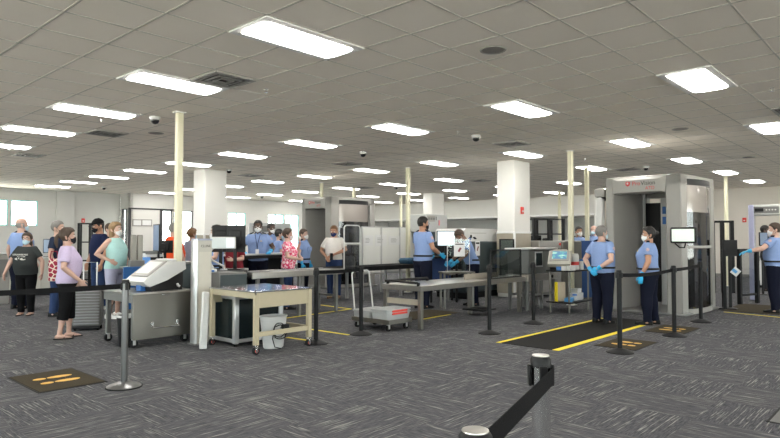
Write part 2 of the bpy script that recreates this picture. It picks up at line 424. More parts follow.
    if officer:
        bl = MB(); rs = []
        for z in (.985, 1.02):
            hw, hd, yc = T(z); rs.append(((0, yc, z), (hw + .026, 0, 0), (0, hd + .026, 0)))
        bl.rings(rs, 28); bl.box((-.025, T(1.0)[2] - T(1.0)[1] - .034, .984), (.025, T(1.0)[2] - T(1.0)[1] - .018, 1.022), .003); bl.build('belt', SHOE_BLACK, t)
        for s in (1, -1):
            sh, el, wr, a = arms[s]
            ep = MB(); ep.box((s * .085, -.022, 1.472), (s * .185, .034, 1.490), .004, rot=Matrix.Rotation(s * .40, 3, 'Y')); e = ep.build('epaulette', OFF_PANTS, shirt_o)
            p = sh.lerp(el, .33); d = (el - sh).normalized(); o = Vector((s, 0, 0)); o = (o - d * o.dot(d)).normalized(); q = d.cross(o)
            pt = MB(); r0 = .066 * (1 + (g - 1) * .7)
            pt.rings([(p + o * (r0 - .006), d * .034, q * .028), (p + o * (r0 + .006), d * .032, q * .026)], 14)
            pt.build('shoulder_patch', mat('patch_flag', (.55, .38, .38), .8, 0, .5, 60), shirt_o)
        hw, hd, yc = T(1.30)
        bd = MB(); y = yc - hd * .86 - .016; bd.box((.055, y - .010, 1.28), (.095, y + .01, 1.33), .004); bd.build('badge', mat('gold_badge', (.6, .45, .15), .3, .8), shirt_o)
        for s in (1, -1):
            pk = MB(); hw, hd, yc = T(1.27); y = yc - hd * .88 - .014; pk.box((s * .075 - .05, y - .006, 1.20), (s * .075 + .05, y + .012, 1.30), .004); pk.box((s * .075 - .054, y - .010, 1.275), (s * .075 + .054, y + .004, 1.31), .004); pk.build('chest_pocket', OFF_SHIRT, shirt_o)
        co = MB()
        for s in (1, -1): co.box((s * .012, -.075, 1.448), (s * .062, -.045, 1.482), .006, rot=Matrix.Rotation(s * .5, 3, 'Y') @ Matrix.Rotation(-.6, 3, 'X'))
        co.build('collar', OFF_SHIRT, shirt_o)
    if gloves:
        for i, s in enumerate((1, -1)):
            if gloves[i]:
                sh, el, wr, a = arms[s]; gm = MB(); d = (wr - el).normalized()
                gm.tube([wr - d * .075, wr - d * .03, wr], [.039, .035, .030], 12)
                hand(gm, wr, LM.to_3x3() @ Vector(a['hd']) if a.get('hd') else d, a['pn'], a['th'], 1.04, a.get('curl', .35)); baked(gm, 'glove', GLOVE, t, .0055, 1)
    # shoes
    for s in (1, -1):
        hip, knee, ank = leg[s]; f = MB(); x, y0 = ank.x, ank.y
        if shoes == 'sandal':
            f.rings([((x, y0 + yy, .011), (w, 0, 0), (0, 0, .011)) for yy, w in ((.085, .02), (.075, .034), (.0, .04), (-.10, .047), (-.17, .036), (-.2, .012))], 14)
            f.tube([(x - .042, y0 - .06, .02), (x - .02, y0 - .085, .055), (x + .0, y0 - .125, .045), (x + .02, y0 - .085, .055), (x + .042, y0 - .06, .02)], .007, 6)
            f.build('sandal', SHOE_BLACK, t)
        else:
            for yy, w, h in (): pass
            rs = []; prof = ((.088, .018, .05), (.075, .036, .088), (.03, .042, .112), (-.03, .043, .105), (-.09, .048, .072), (-.15, .047, .055), (-.19, .034, .046), (-.208, .012, .03))
            vs = []; fs = []; n = 14
            for yy, w, h in prof:
                for k in range(n):
                    a = 2 * math.pi * k / n; zz = .045 + (h - .045 if math.sin(a) > 0 else .07) * math.sin(a) if True else 0
                    vs.append((x + w * math.cos(a), y0 + yy, max(0, zz if math.sin(a) > 0 else .03 + .06 * math.sin(a))))
            m = len(prof)
            for i in range(m - 1):
                for k in range(n): fs.append((i * n + k, i * n + (k + 1) % n, (i + 1) * n + (k + 1) % n, (i + 1) * n + k))
            fs += [tuple(range(n)), tuple((m - 1) * n + k for k in range(n))]
            f.add(vs, fs); f.build('shoe', shoes, t)
    # hair
    PH = [2 * math.pi * k / 28 for k in range(28)]
    cosd = lambda p: math.cos(p)
    style, hk = hair
    if style in ('short', 'pony', 'bun', 'bob', 'long', 'fringe'):
        hm = MB(); low = {'short': .045, 'pony': .03, 'bun': .03, 'bob': .0, 'long': -.01, 'fringe': .03}[style]
        front = .178
        def zlo(p):
            c = math.cos(p)   # 1 front, -1 back
            if c > .55: return front - .03 * (1 - c) / .45 * .5
            if c > .12: return front - .015 - (front - .015 - .095) * (.55 - c) / .43
            if c > -.25: return .095 - (.095 - max(low, .03)) * (.12 - c) / .37 * (.35 if style == 'short' else 1)
            return (low if style != 'short' else .05 + (.02 * (c + 1)))
        k = .012 if style == 'short' else .02
        shell(hm, PH, zlo, lambda p: .233, lambda p, tt: k * (.55 + .6 * math.sin(min(1, tt * 1.15) * math.pi * .9) ) + (.004 * math.sin(p * 9 + tt * 7)), X, 9, True)
        hm.rings([(X @ Vector((0, .006, .218)), X.to_3x3() @ Vector((.062, 0, 0)), X.to_3x3() @ Vector((0, .074, 0))), (X @ Vector((0, .006, .236)), X.to_3x3() @ Vector((.042, 0, 0)), X.to_3x3() @ Vector((0, .05, 0))), (X @ Vector((0, .006, .245)), X.to_3x3() @ Vector((.012, 0, 0)), X.to_3x3() @ Vector((0, .014, 0)))], 20)
        if style == 'pony':
            hm.tube([X @ Vector((0, .09, .13)), X @ Vector((0, .125, .125)), X @ Vector((0, .15, .08)), X @ Vector((0, .15, .01)), X @ Vector((0, .135, -.06))], [.02, .026, .032, .03, .014], 12, round_ends=True)
        if style == 'bun':
            hm.tube([X @ Vector((0, .085, .12)), X @ Vector((0, .115, .125)), X @ Vector((0, .14, .125))], [.036, .046, .034], 14, round_ends=True)
        if style in ('bob', 'long'):
            e = -.035 if style == 'bob' else -.17
            hm.rings([(X @ Vector((0, .035, zz)), X.to_3x3() @ Vector((w, 0, 0)), X.to_3x3() @ Vector((0, dd, 0))) for zz, w, dd in ((.14, .078, .07), (.08, .086, .072), (.02, .088, .07), (e, .085, .06), (e - .02, .06, .04))], 22)
        baked(hm, 'hair', hairmat(hk), t, .0075, 1)
    elif style == 'balding':
        hm = MB(); PB = [math.pi * (.42 + 1.16 * k / 18) for k in range(19)]
        shell(hm, PB, lambda p: .05, lambda p: .135, lambda p, tt: .006 * math.sin(tt * math.pi) + .002, X, 6, False)
        hm.build('hair', hairmat(hk), t)
    if cap is not None:
        cm = MB(); shell(cm, PH, lambda p: .150, lambda p: .233, lambda p, tt: .019 - .004 * tt, X, 7, True)
        cm.rings([(X @ Vector((0, .004, .226)), X.to_3x3() @ Vector((.062, 0, 0)), X.to_3x3() @ Vector((0, .07, 0))), (X @ Vector((0, .004, .250)), X.to_3x3() @ Vector((.03, 0, 0)), X.to_3x3() @ Vector((0, .034, 0)))], 20)
        cp = cm.build('cap', cap, t)
        br = MB(); br.rings([(X @ Vector((0, -.088 - yy, .152 - yy * .25)), X.to_3x3() @ Vector((w, 0, 0)), X.to_3x3() @ Vector((0, 0, .004))) for yy, w in ((-.02, .075), (.02, .072), (.05, .06), (.07, .038), (.078, .012))], 16); br.build('brim', cap, cp)
    if mask is not None:
        mm = MB(); PM = [R(-72 + 144 * k / 18) for k in range(19)]
        shell(mm, PM, lambda p: -.008 + .028 * (abs(p) / 1.25) ** 2, lambda p: .098 - .028 * min(1, abs(p) / .9), lambda p, tt: .007 + .014 * math.cos(min(1.3, abs(p) * 1.15)) * math.sin(math.pi * (.15 + .7 * tt)), X, 7, False, -.003)
        mo = mm.build('face_mask', mask, t)
        for s in (1, -1):
            lp = MB(); lp.tube([X @ hs(s * R(70), .066, .006), X @ hs(s * R(84), .112, .007), X @ hs(s * R(97), .118, .012), X @ hs(s * R(100), .08, .016), X @ hs(s * R(84), .04, .008), X @ hs(s * R(68), .02, .006)], .0016, 6); lp.build('ear_loop', mask, mo)
    if glasses:
        gm = MB()
        for s in (1, -1):
            gm.tube([X @ Vector((s * .032 + .021 * math.cos(a), -.110, .113 + .016 * math.sin(a))) for a in [2 * math.pi * k / 14 for k in range(14)]], .0018, 6, closed=True)
            gm.tube([X @ Vector((s * .053, -.110, .115)), X @ Vector((s * .077, -.06, .118)), X @ Vector((s * .081, .01, .118))], .0016, 6)
        gm.tube([X @ Vector((-.011, -.111, .115)), X @ Vector((.011, -.111, .115))], .0018, 6)
        gm.build('glasses', M['black_plastic'], t)
    return t, shirt_o
# ------------------------------------------------------------------ the people
def LOC(px, Y): return ((px - CX) / F * Y, Y)
def top(px, py, Y): return dep(px, py, Y)[2]
A = dict
# natural arms
def hang(s, out=0, fwd=0): return HANG(s, out, fwd)
def bent(s, el, wr, hd=None, pn=None, th=(0, 0, 1), curl=.35): return dict(el=el, wr=wr, hd=hd, pn=pn or (-s, 0, 0), th=th, curl=curl)
SH = dict
white_sole = mat('white_sneaker', (.75, .75, .73), .6, 0, .05)
# 1 grey T-shirt woman
p1, s1 = person('woman facing us in dark grey printed T-shirt and black leggings, pale blue mask', LOC(27, 11.6), R(4), top(27, 233, 11.6) , 'light', 1.20, .10, .07, True, armL=hang(1, .07, .03), armR=hang(-1, .09, .06), shirt=cloth('charcoal_tee', (.042, .047, .047)), hem=.86, sleeve=.66, pants=cloth('black_leggings', (.008, .008, .009)), shoes='sandal', hair=('bob', 'brown'), mask=MASK_BLUE, glasses=True, head=(R(6), 0), fine=.0085, stance=.10)
pr = mat('shirt_print', (.62, .62, .58), .8, 0, .25, 60)
hw, hd_, yc = torso(1.27, 1.2, .10, .07, True)
text('lettering', 'STRAWBEARS', .050, pr, s1, (0, yc - hd_ - .018, 1.292), (R(86), 0, 0), .006)
text('lettering', 'MOUNTAIN', .030, pr, s1, (.02, yc - hd_ - .020, 1.250), (R(86), 0, 0), .007)
for i, (dx, w_, dz) in enumerate(((-.055, .045, 0), (.055, .05, -.004), (.0, .03, .012))):
    b = MB(); b.rings([((dx, yc - hd_ - .026, 1.205 + dz), (w_, .016, 0), (0, 0, .024)), ((dx, yc - hd_ + .03, 1.205 + dz), (w_, .016, 0), (0, 0, .024))], 12); b.build('printed_motif', pr, s1)
# 2 lavender
person('woman with dark ponytail, lavender T-shirt, black cropped trousers and sandals, facing right', LOC(68.5, 8.95), R(118), top(70, 228, 8.95), 'light', 1.19, .055, .03, True, armL=hang(1, .02, .10), armR=bent(-1, (-.27, .06, 1.13), (-.22, -.17, .92), (.1, -.6, -.8), (1, 0, 0), (0, -.3, 1)), shirt=cloth('lavender_cotton', srgb(197, 182, 212)), hem=.87, sleeve=.74, pants=cloth('black_cotton', (.010, .010, .011)), pant_z=.30, shoes='sandal', hair=('pony', 'brown'), mask=MASK_BLACK, stance=.11, feet=((0, -.06), (0, .07)), fine=.008)
# 3 bald officer at left
person('tall bald officer in light blue shirt seen from behind at the far left', LOC(22, 12.7), R(160), 1.90, 'light', 1.32, .03, armL=hang(1, .05), armR=hang(-1, .05), hair=('balding', 'grey'), mask=MASK_BLUE, officer=True, head=(R(-24), 0))
# 4 navy shirt man
person('man with short grey hair in a navy T-shirt behind the lavender shirt woman', LOC(58.5, 11.5), R(98), top(62, 221, 11.5), 'light', 1.06, .03, armL=hang(1, 0, .02), armR=hang(-1, .0, -.01), shirt=cloth('navy_tee', (.022, .030, .055)), pants=cloth('blue_jeans', (.035, .06, .14)), shoes=SHOE_BLACK, hair=('short', 'salt'), mask=MASK_BLACK)
bgp = LOC(54.6, 11.2); t = thing('tote_bag', 'maroon tote bag with cream ring pattern hanging beside the navy T-shirt man', 'bag', (bgp[0], bgp[1], .68), R(8))
b = MB(); b.rings([((0, 0, z), (w_, 0, 0), (0, d_, 0)) for z, w_, d_ in ((0, .095, .03), (.02, .10, .05), (.34, .095, .05), (.42, .09, .02))], 20); b.build('pouch', pattern('ring_print', [(.70, .62, .52), (.30, .015, .05)], 13, 'cells', .8, [0, .10]), t)
b = MB(); b.tube([(-.07, 0, .40), (-.05, .0, .55), (.05, .0, .55), (.07, 0, .40)], .01, 8); b.build('strap', cloth('maroon_strap', (.28, .02, .05)), t)
# 5 black cap man
person('man in black cap, black mask and navy polo shirt with jeans, looking down', LOC(99, 12.6), R(-38), top(100, 219, 12.6), 'tan', 1.06, .02, armL=hang(1, .02, .05), armR=hang(-1, .03, .03), shirt=cloth('navy_polo', (.016, .022, .060)), pants=cloth('blue_jeans', (.035, .06, .14)), shoes=white_sole, hair=('short', 'black'), mask=MASK_BLACK, cap=cloth('black_cap', (.012, .012, .013)), head=(R(-8), R(14)))
# 6 brown hair behind
person('person with brown hair half hidden between the black cap man and the aqua top woman', LOC(110.5, 13.8), R(80), top(110, 223.5, 13.8), 'light', 1.0, shirt=cloth('dark_shirt', (.03, .03, .035)), pants=cloth('black_cotton', (.010, .010, .011)), hair=('short', 'brown'), mask=MASK_BLUE)
# 7 aqua tank
person('woman in aqua sleeveless top and pale lavender shorts, hand on hip, facing right', LOC(116, 11.2), R(75), 1.77, 'light', 1.14, .04, .03, True, armL=hang(1, .02, .05), armR=bent(-1, (-.30, .16, 1.17), (-.22, -.06, 1.06), (.5, -.6, -.5), (.8, 0, -.4), (0, -.3, 1)), shirt=cloth('aqua_cotton', srgb(176, 216, 212)), hem=.90, sleeveless=True, pants=cloth('lavender_shorts', srgb(176, 176, 200)), pant_z=.60, shoes=white_sole, hair=('bob', 'light'), mask=MASK_WHITE, head=(R(8), 0), fine=.008)
# 8 orange
person('grey-haired person in bright orange shirt partly behind the nearest cream pole', LOC(174.5, 12.9), R(140), 1.80, 'light', 1.22, .06, shirt=cloth('orange_cotton', srgb(236, 92, 52)), sleeve=.8, pants=cloth('khaki', (.2, .16, .1)), hair=('short', 'grey'), mask=MASK_BLUE, armL=hang(1, .06), armR=hang(-1, .06))
# 9 brown long hair
person('person with long auburn hair in a bun behind the top of the beige pillar', LOC(192.5, 13.6), R(150), 1.70, 'light', 1.0, 0, .04, True, shirt=cloth('pale_blue_tee', (.35, .42, .55)), pants=cloth('black_cotton', (.01, .01, .011)), hair=('bun', 'auburn'), mask=MASK_BLUE)
# 10 seated officer at the monitors
t10, _ = person('officer in light blue shirt sitting behind the beige pillar, head hidden by the displays', LOC(216, 11.4), R(-60), 1.78, 'light', 1.1, .05, officer=True, sit=True, z=-.06, armL=bent(1, (.27, -.08, 1.16), (.16, -.30, 1.08), (0, -1, -.1), (0, 0, -1), (-1, 0, 0)), armR=bent(-1, (-.27, -.08, 1.16), (-.16, -.30, 1.08), (0, -1, -.1), (0, 0, -1), (1, 0, 0)), hair=('short', 'brown'), mask=MASK_WHITE)
L10 = LOC(216, 11.4); t = thing('operator_stool', 'black operator stool under the seated officer behind the beige pillar', 'stool', (L10[0], L10[1], 0), R(-60))
b = MB(); b.lathe([(.001, .66), (.19, .66), (.21, .68), (.21, .715), (.18, .73), (.001, .732)], n=24); b.build('seat', M['black_rubber'], t); b = MB(); b.cyl((0, 0), .03, .05, .66, 14); b.build('column', M['chrome'], t); b = MB()
for k in range(5): a = 2 * math.pi * k / 5; b.tube([(0, 0, .09), (.27 * math.cos(a), .27 * math.sin(a), .06)], .022, 8); b.tube([(.27 * math.cos(a), .27 * math.sin(a) - .02, .03), (.27 * math.cos(a), .27 * math.sin(a) + .02, .03)], .03, 12)
b.build('star_base', M['black_plastic'], t); b = MB(); b.tube([(.24 * math.cos(a), .24 * math.sin(a), .27) for a in [2 * math.pi * k / 24 for k in range(24)]], .012, 8, closed=True); b.build('foot_ring', M['chrome'], t)
# 11 maroon
person('person in maroon shirt standing behind the twin black monitors', LOC(235, 12.5), R(-30), 1.62, 'light', 1.15, .05, shirt=cloth('maroon_cotton', srgb(128, 44, 52)), sleeve=.75, pants=cloth('dark_trousers', (.03, .03, .035)), hair=('short', 'brown'), mask=MASK_WHITE, armL=bent(1, (.27, -.04, 1.14), (.20, -.26, 1.12), (-.2, -1, .1)), armR=hang(-1))
# 12 officer at black counter
pB, sB = person('dark-skinned bearded officer in white mask facing us, blue-gloved hands on the black counter', LOC(258, 13.6), R(8), top(258, 221, 13.6) + .01, 'dark', 1.14, .03, officer=True, gloves=(True, True), armL=bent(1, (.32, .03, 1.18), (.27, -.21, 1.10), (-.2, -1, -.15), (0, 0, -1), (-1, 0, 0)), armR=bent(-1, (-.32, .03, 1.18), (-.27, -.21, 1.10), (.2, -1, -.15), (0, 0, -1), (1, 0, 0)), hair=('short', 'black'), mask=MASK_WHITE)
hw, hd_, yc = torso(1.2, 1.14, .03, 0, False); b = MB(); y = yc - hd_ - .022
b.tube([(-.07, .0, 1.49), (-.05, -.09, 1.44), (-.012, y - .012, 1.27), (0, y, 1.15)], .006, 6); b.tube([(.07, .0, 1.49), (.05, -.09, 1.44), (.012, y - .012, 1.27), (0, y, 1.15)], .006, 6); ly = b.build('lanyard', cloth('navy_lanyard', (.02, .03, .08)), pB); BX((-.035, y - .012, 1.05), (.035, y - .006, 1.15), .003).build('badge_card', M['paper'], ly)
person('dark-skinned officer in white mask standing behind the bearded officer', LOC(271.5, 15.4), R(55), 1.86, 'dark', 1.05, officer=True, hair=('short', 'black'), mask=MASK_WHITE)
person('officer with dark hair turned away beside the pink floral woman, light blue shirt', LOC(279.5, 15.0), R(120), 1.70, 'light', 1.1, .02, officer=True, hair=('short', 'black'), mask=MASK_BLUE)
# 15 pink floral
person('woman in pink and white patterned top holding a hand to her face', LOC(288.5, 12.6), R(98), 1.68, 'light', 1.08, .04, .05, True, armL=bent(1, (.20, -.14, 1.17), (.05, -.25, 1.43), (-.25, .1, 1), (-.1, 1, 0), (-1, 0, .2), .5), armR=bent(-1, (-.25, .02, 1.14), (-.10, -.26, 1.08), (.8, -.5, .1), (0, 1, 0), (0, 0, 1)), shirt=pattern('pink_floral', [srgb(222, 70, 110), srgb(240, 150, 175), srgb(246, 226, 226)], 26, 'noise', .85, [0, .48, .56]), hem=.88, pants=cloth('blue_jeans', (.035, .06, .14)), hair=('fringe', 'brown'), mask=MASK_WHITE)
person('female officer with dark hair right of the pink floral woman, facing right', LOC(304, 14.7), R(75), 1.70, 'light', 1.06, .02, .03, True, officer=True, gloves=(True, True), hair=('short', 'brown'), mask=MASK_WHITE, armR=hang(-1, .02, .04), armL=hang(1, .02, .0))
# 17 white T
person('man in white T-shirt, jeans and navy mask with joined hands, behind the black conveyor', LOC(334, 14.95), R(-8), top(333, 227, 14.95) + .03, 'tan', 1.12, .04, armL=bent(1, (.30, -.02, 1.17), (.06, -.25, 1.06), (-.8, -.3, -.5), (0, 1, .2), (0, -.2, 1), .5), armR=bent(-1, (-.32, .0, 1.15), (-.12, -.26, 1.0), (.5, -.4, -.8), (0, 1, .2), (.3, 0, 1), .5), shirt=cloth('white_cotton', (.74, .70, .66)), hem=.93, sleeve=.72, pants=cloth('blue_jeans', (.035, .06, .14)), shoes=cloth('tan_shoe', (.25, .16, .1)), hair=('short', 'auburn'), mask=MASK_NAVY, head=(0, R(10)))
ph = LOC(328, 14.55); t = thing('black_pouch', 'small black pouch in the hands of the white T-shirt man', 'pouch', (ph[0] + .08, ph[1] + .05, .95), .2); b = MB(); b.box((-.035, -.03, 0), (.035, .03, .17), .012); b.build('pouch_body', M['black_plastic'], t); b = MB(); b.box((-.036, -.034, .11), (.036, .0, .15), .006); b.build('flap', M['black_rubber'], t)
# 18 standing officer
person('tall dark-haired officer in light blue shirt working at the steel table, seen from behind', LOC(423, 12.8), R(128), 1.93, 'tan', 1.14, .02, officer=True, gloves=(True, True), armR=bent(-1, (-.26, -.02, 1.15), (-.20, -.28, 1.02), (0, -.9, -.4), (1, 0, 0), (0, 0, 1)), armL=bent(1, (.25, -.04, 1.15), (.20, -.30, 1.02), (0, -.9, -.4), (-1, 0, 0), (0, 0, 1)), hair=('short', 'black'), mask=MASK_BLACK, glasses=True, head=(R(-16), R(4)))
# 19 bending officer
person('dark-haired officer with head bowed behind the clear guard and printed notice', LOC(472, 13.3), R(-75), 1.75, 'brown', 1.08, .02, officer=True, gloves=(True, True), lean=R(22), head=(0, R(28)), armR=bent(-1, (-.24, -.16, 1.20), (-.17, -.42, 1.12), (0, -1, -.2), (1, 0, 0), (0, 0, 1)), armL=bent(1, (.24, -.16, 1.20), (.17, -.42, 1.12), (0, -1, -.2), (-1, 0, 0), (0, 0, 1)), hair=('short', 'brown'), mask=MASK_WHITE)
# 20 officer, hands behind back
person('grey-haired officer with blue-gloved hands clasped behind his back, on the black runner', LOC(602, 10.55), R(122), top(602, 226, 10.55), 'light', 1.24, .04, officer=True, gloves=(True, True), armR=bent(-1, (-.285, .12, 1.14), (-.07, .225, .985), (.75, .15, -.5), (0, -1, 0), (0, 0, 1), .5), armL=bent(1, (.285, .12, 1.14), (.07, .235, .95), (-.75, .2, -.45), (0, -1, 0), (0, 0, 1), .5), hair=('short', 'salt'), mask=MASK_BLUE, head=(R(-14), 0), stance=.12)
# 21 woman officer
person('female officer with dark bun and glasses facing the scanner, one blue-gloved hand hanging', LOC(648, 10.35), R(-118), top(648, 227, 10.35), 'tan', 1.32, .03, .03, True, officer=True, gloves=(True, True), armL=hang(1, .03, .05), armR=hang(-1, .02, .08), hair=('bun', 'black'), mask=MASK_WHITE, glasses=True, head=(R(16), R(2)), stance=.11, feet=((0, -.05), (0, .06)))
# 22 right officer at gate
person('officer at the right edge seen from behind, arm stretched to the glass gate', LOC(774, 12.0), R(-138), top(773, 223, 12.0), 'light', 1.25, .04, officer=True, gloves=(True, True), armL=bent(1, (.40, -.10, 1.25), (.50, -.32, 1.20), (.3, -.9, -.3), (0, 0, -1), (-1, 0, 0)), armR=hang(-1, .03), hair=('short', 'brown'), mask=MASK_WHITE, head=(R(20), 0), stance=.13)
person('dark-skinned person glimpsed behind the right-edge officer, under the metal detector', LOC(765.5, 17.0), R(60), 1.84, 'dark', 1.0, shirt=cloth('dark_shirt', (.03, .03, .035)), pants=cloth('dark_trousers', (.03, .03, .035)), hair=('short', 'black'), mask=MASK_BLACK)
person('dark-haired officer in white mask behind the blue barrier, between the two cream poles', LOC(579, 16.6), R(5), 1.80, 'tan', 1.06, officer=True, hair=('short', 'black'), mask=MASK_WHITE)
person('bald officer in pale blue mask behind the blue barrier, right of the cream poles', LOC(593.5, 17.4), R(-45), 1.84, 'light', 1.08, officer=True, hair=('balding', 'brown'), mask=MASK_BLUE)
person('blond person in teal top seen through the opening of the right body scanner', LOC(659.5, 15.6), R(150), 1.58, 'light', 1.0, 0, .03, True, shirt=cloth('teal_cotton', (.05, .36, .38)), pants=cloth('dark_trousers', (.03, .03, .035)), hair=('bob', 'blond'), mask=MASK_BLUE)
# ------------------------------------------------------------------ the room
G = .617                                   # ceiling module
U0, V0 = 3.765, 4.655                        # first light
ULO, UHI, VLO, VHI = -9.0, 29.0, -14.0, 28.0
def onV(px, py, V):
    r = ray(px, py); t = V / (-r[0] * UY + r[1] * UX); return ((r[0] * UX + r[1] * UY) * t, CH + r[2] * t)
def onU(px, py, U):
    r = ray(px, py); t = U / (r[0] * UX + r[1] * UY); return ((-r[0] * UY + r[1] * UX) * t, CH + r[2] * t)
def setting(name, mb, m, parent=None):
    o = mb.build(name, m, parent)
    if parent is None: o.rotation_euler = (0, 0, AU); structure(o)
    return o
def carpet():
    m = bpy.data.materials.new('carpet_tiles'); m.use_nodes = True; nt = m.node_tree; N = nt.nodes; L = nt.links; b = N['Principled BSDF']
    b.inputs['Roughness'].default_value = .95; b.inputs['Specular IOR Level'].default_value = .15
    tc = N.new('ShaderNodeTexCoord'); sp = N.new('ShaderNodeSeparateXYZ'); L.new(tc.outputs['Object'], sp.inputs[0])
    ck = N.new('ShaderNodeTexChecker'); ck.inputs['Scale'].default_value = 1 / .76; L.new(tc.outputs['Object'], ck.inputs[0])
    ck.inputs[1].default_value = (1, 1, 1, 1); ck.inputs[2].default_value = (0, 0, 0, 1)
    def comb(a, c, ka, kc):
        m1 = N.new('ShaderNodeMath'); m1.operation = 'MULTIPLY'; m1.inputs[1].default_value = ka; L.new(sp.outputs[a], m1.inputs[0])
        m2 = N.new('ShaderNodeMath'); m2.operation = 'MULTIPLY'; m2.inputs[1].default_value = kc; L.new(sp.outputs[c], m2.inputs[0])
        cb = N.new('ShaderNodeCombineXYZ'); L.new(m1.outputs[0], cb.inputs[0]); L.new(m2.outputs[0], cb.inputs[1]); return cb
    def tex(ka, kc, det):
        mixv = N.new('ShaderNodeMix'); mixv.data_type = 'VECTOR'
        L.new(ck.outputs[1], mixv.inputs[0]); L.new(comb(0, 1, ka, kc).outputs[0], mixv.inputs[4]); L.new(comb(1, 0, ka, kc).outputs[0], mixv.inputs[5])
        n = N.new('ShaderNodeTexNoise'); n.inputs['Scale'].default_value = 1; n.inputs['Detail'].default_value = det; L.new(mixv.outputs[1], n.inputs['Vector']); return n
    n1 = tex(2.6, 74, .3); n2 = tex(10, 130, 2)
    r1 = N.new('ShaderNodeValToRGB'); e = r1.color_ramp.elements; e[0].position = .58; e[1].position = .74
    e[0].color = (.090, .091, .100, 1); e[1].color = (.28, .275, .26, 1); L.new(n1.outputs[0], r1.inputs[0])
    r2 = N.new('ShaderNodeValToRGB'); e = r2.color_ramp.elements; e[0].position = .35; e[1].position = .7; e[0].color = (.50, .50, .52, 1); e[1].color = (1.45, 1.45, 1.45, 1); L.new(n2.outputs[0], r2.inputs[0])
    mu = N.new('ShaderNodeMix'); mu.data_type = 'RGBA'; mu.blend_type = 'MULTIPLY'; mu.inputs[0].default_value = 1; L.new(r1.outputs[0], mu.inputs[6]); L.new(r2.outputs[0], mu.inputs[7])
    L.new(mu.outputs[2], b.inputs['Base Color'])
    bp = N.new('ShaderNodeBump'); bp.inputs['Strength'].default_value = .4; bp.inputs['Distance'].default_value = .004; L.new(n2.outputs[0], bp.inputs['Height']); L.new(bp.outputs[0], b.inputs['Normal'])
    return m
setting('floor', BX((ULO, VLO, -.1), (UHI, VHI, 0), .001), carpet())
tile_m = mat('mineral_ceiling_tile', (.90, .845, .765), .9, 0, .03, 90, .1); tbar = mat('ceiling_tee_bar', (.52, .50, .46), .7, 0, .04, spec=.2)
setting('ceiling', BX((ULO, VLO, CEIL + .006), (UHI, VHI, CEIL + .1), .001), tile_m)
gm = MB(); k = math.ceil((ULO - U0) / G)
while U0 + k * G < UHI: gm.box((U0 + k * G - .011, VLO, CEIL + .003), (U0 + k * G + .011, VHI, CEIL + .008), .001); k += 1
k = math.ceil((VLO - V0 - G / 2) / G)
while V0 + G / 2 + k * G < VHI: gm.box((ULO, V0 + G / 2 + k * G - .009, CEIL + .0035), (UHI, V0 + G / 2 + k * G + .009, CEIL + .008), .001); k += 1
setting('trim_1', gm, tbar)
VL, VM, UB, UR = 26.6, 25.7, 25.8, 26.45
WP = M['white_paint']
def wall(name, axis, d, a0, a1, opens=(), z0=0.0, z1=CEIL + .05, th=.15, m=WP):
    mb = MB()
    def put(p0, p1, q0, q1):
        if p1 - p0 < .01 or q1 - q0 < .01: return
        if axis == 'u': mb.box((p0, d, q0), (p1, d + th, q1), .001)
        else: mb.box((d, p0, q0), (d + th, p1, q1), .001)
    x = a0
    for (o0, o1, q0, q1) in sorted(opens):
        put(x, o0, z0, z1); put(o0, o1, z0, q0); put(o0, o1, q1, z1); x = o1
    put(x, a1, z0, z1)
    return setting(name, mb, m)
teal = mat('teal_window_reveal', (.35, .72, .72), .4); pane_m = glass('window_pane', (.97, 1, 1), .06)
nwin = [0]
def window(axis, d, op, fm, mull=0, th=.15):
    nwin[0] += 1; o0, o1, q0, q1 = op; f = MB(); w = .045
    def put(p0, p1, q0, q1, e0=.02, e1=.12):
        if axis == 'u': f.box((p0, d + e0, q0), (p1, d + e1, q1), .004)
        else: f.box((d + e0, p0, q0), (d + e1, p1, q1), .004)
    put(o0, o0 + w, q0, q1); put(o1 - w, o1, q0, q1); put(o0 + w, o1 - w, q0, q0 + w); put(o0 + w, o1 - w, q1 - w, q1)
    for k in range(mull):
        x = o0 + (o1 - o0) * (k + 1) / (mull + 1); put(x - .025, x + .025, q0 + w, q1 - w)
    o = setting('window_%d' % nwin[0], f, fm)
    p = MB()
    if axis == 'u': p.box((o0 + w, d + .06, q0 + w), (o1 - w, d + .068, q1 - w), .001)
    else: p.box((d + .06, o0 + w, q0 + w), (d + .068, o1 - w, q1 - w), .001)
    p.build('pane', pane_m, o); return o
def spanV(x0, y0, x1, y1, V):
    a, z1 = onV(x0, y0, V); b, _ = onV(x1, y0, V); _, z0 = onV((x0 + x1) / 2, y1, V); return (a, b, z0, z1)
# left wall with two daylight windows
ow = [spanV(-40, 197.5, 8.5, 225.3, VL), spanV(11, 198, 38.3, 225.6, VL)]
ow[1] = (ow[1][0], ow[1][1], ow[0][2], ow[0][3])
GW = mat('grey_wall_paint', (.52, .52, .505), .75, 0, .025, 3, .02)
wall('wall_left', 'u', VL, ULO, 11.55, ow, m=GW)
for o in ow: window('u', VL, o, teal)
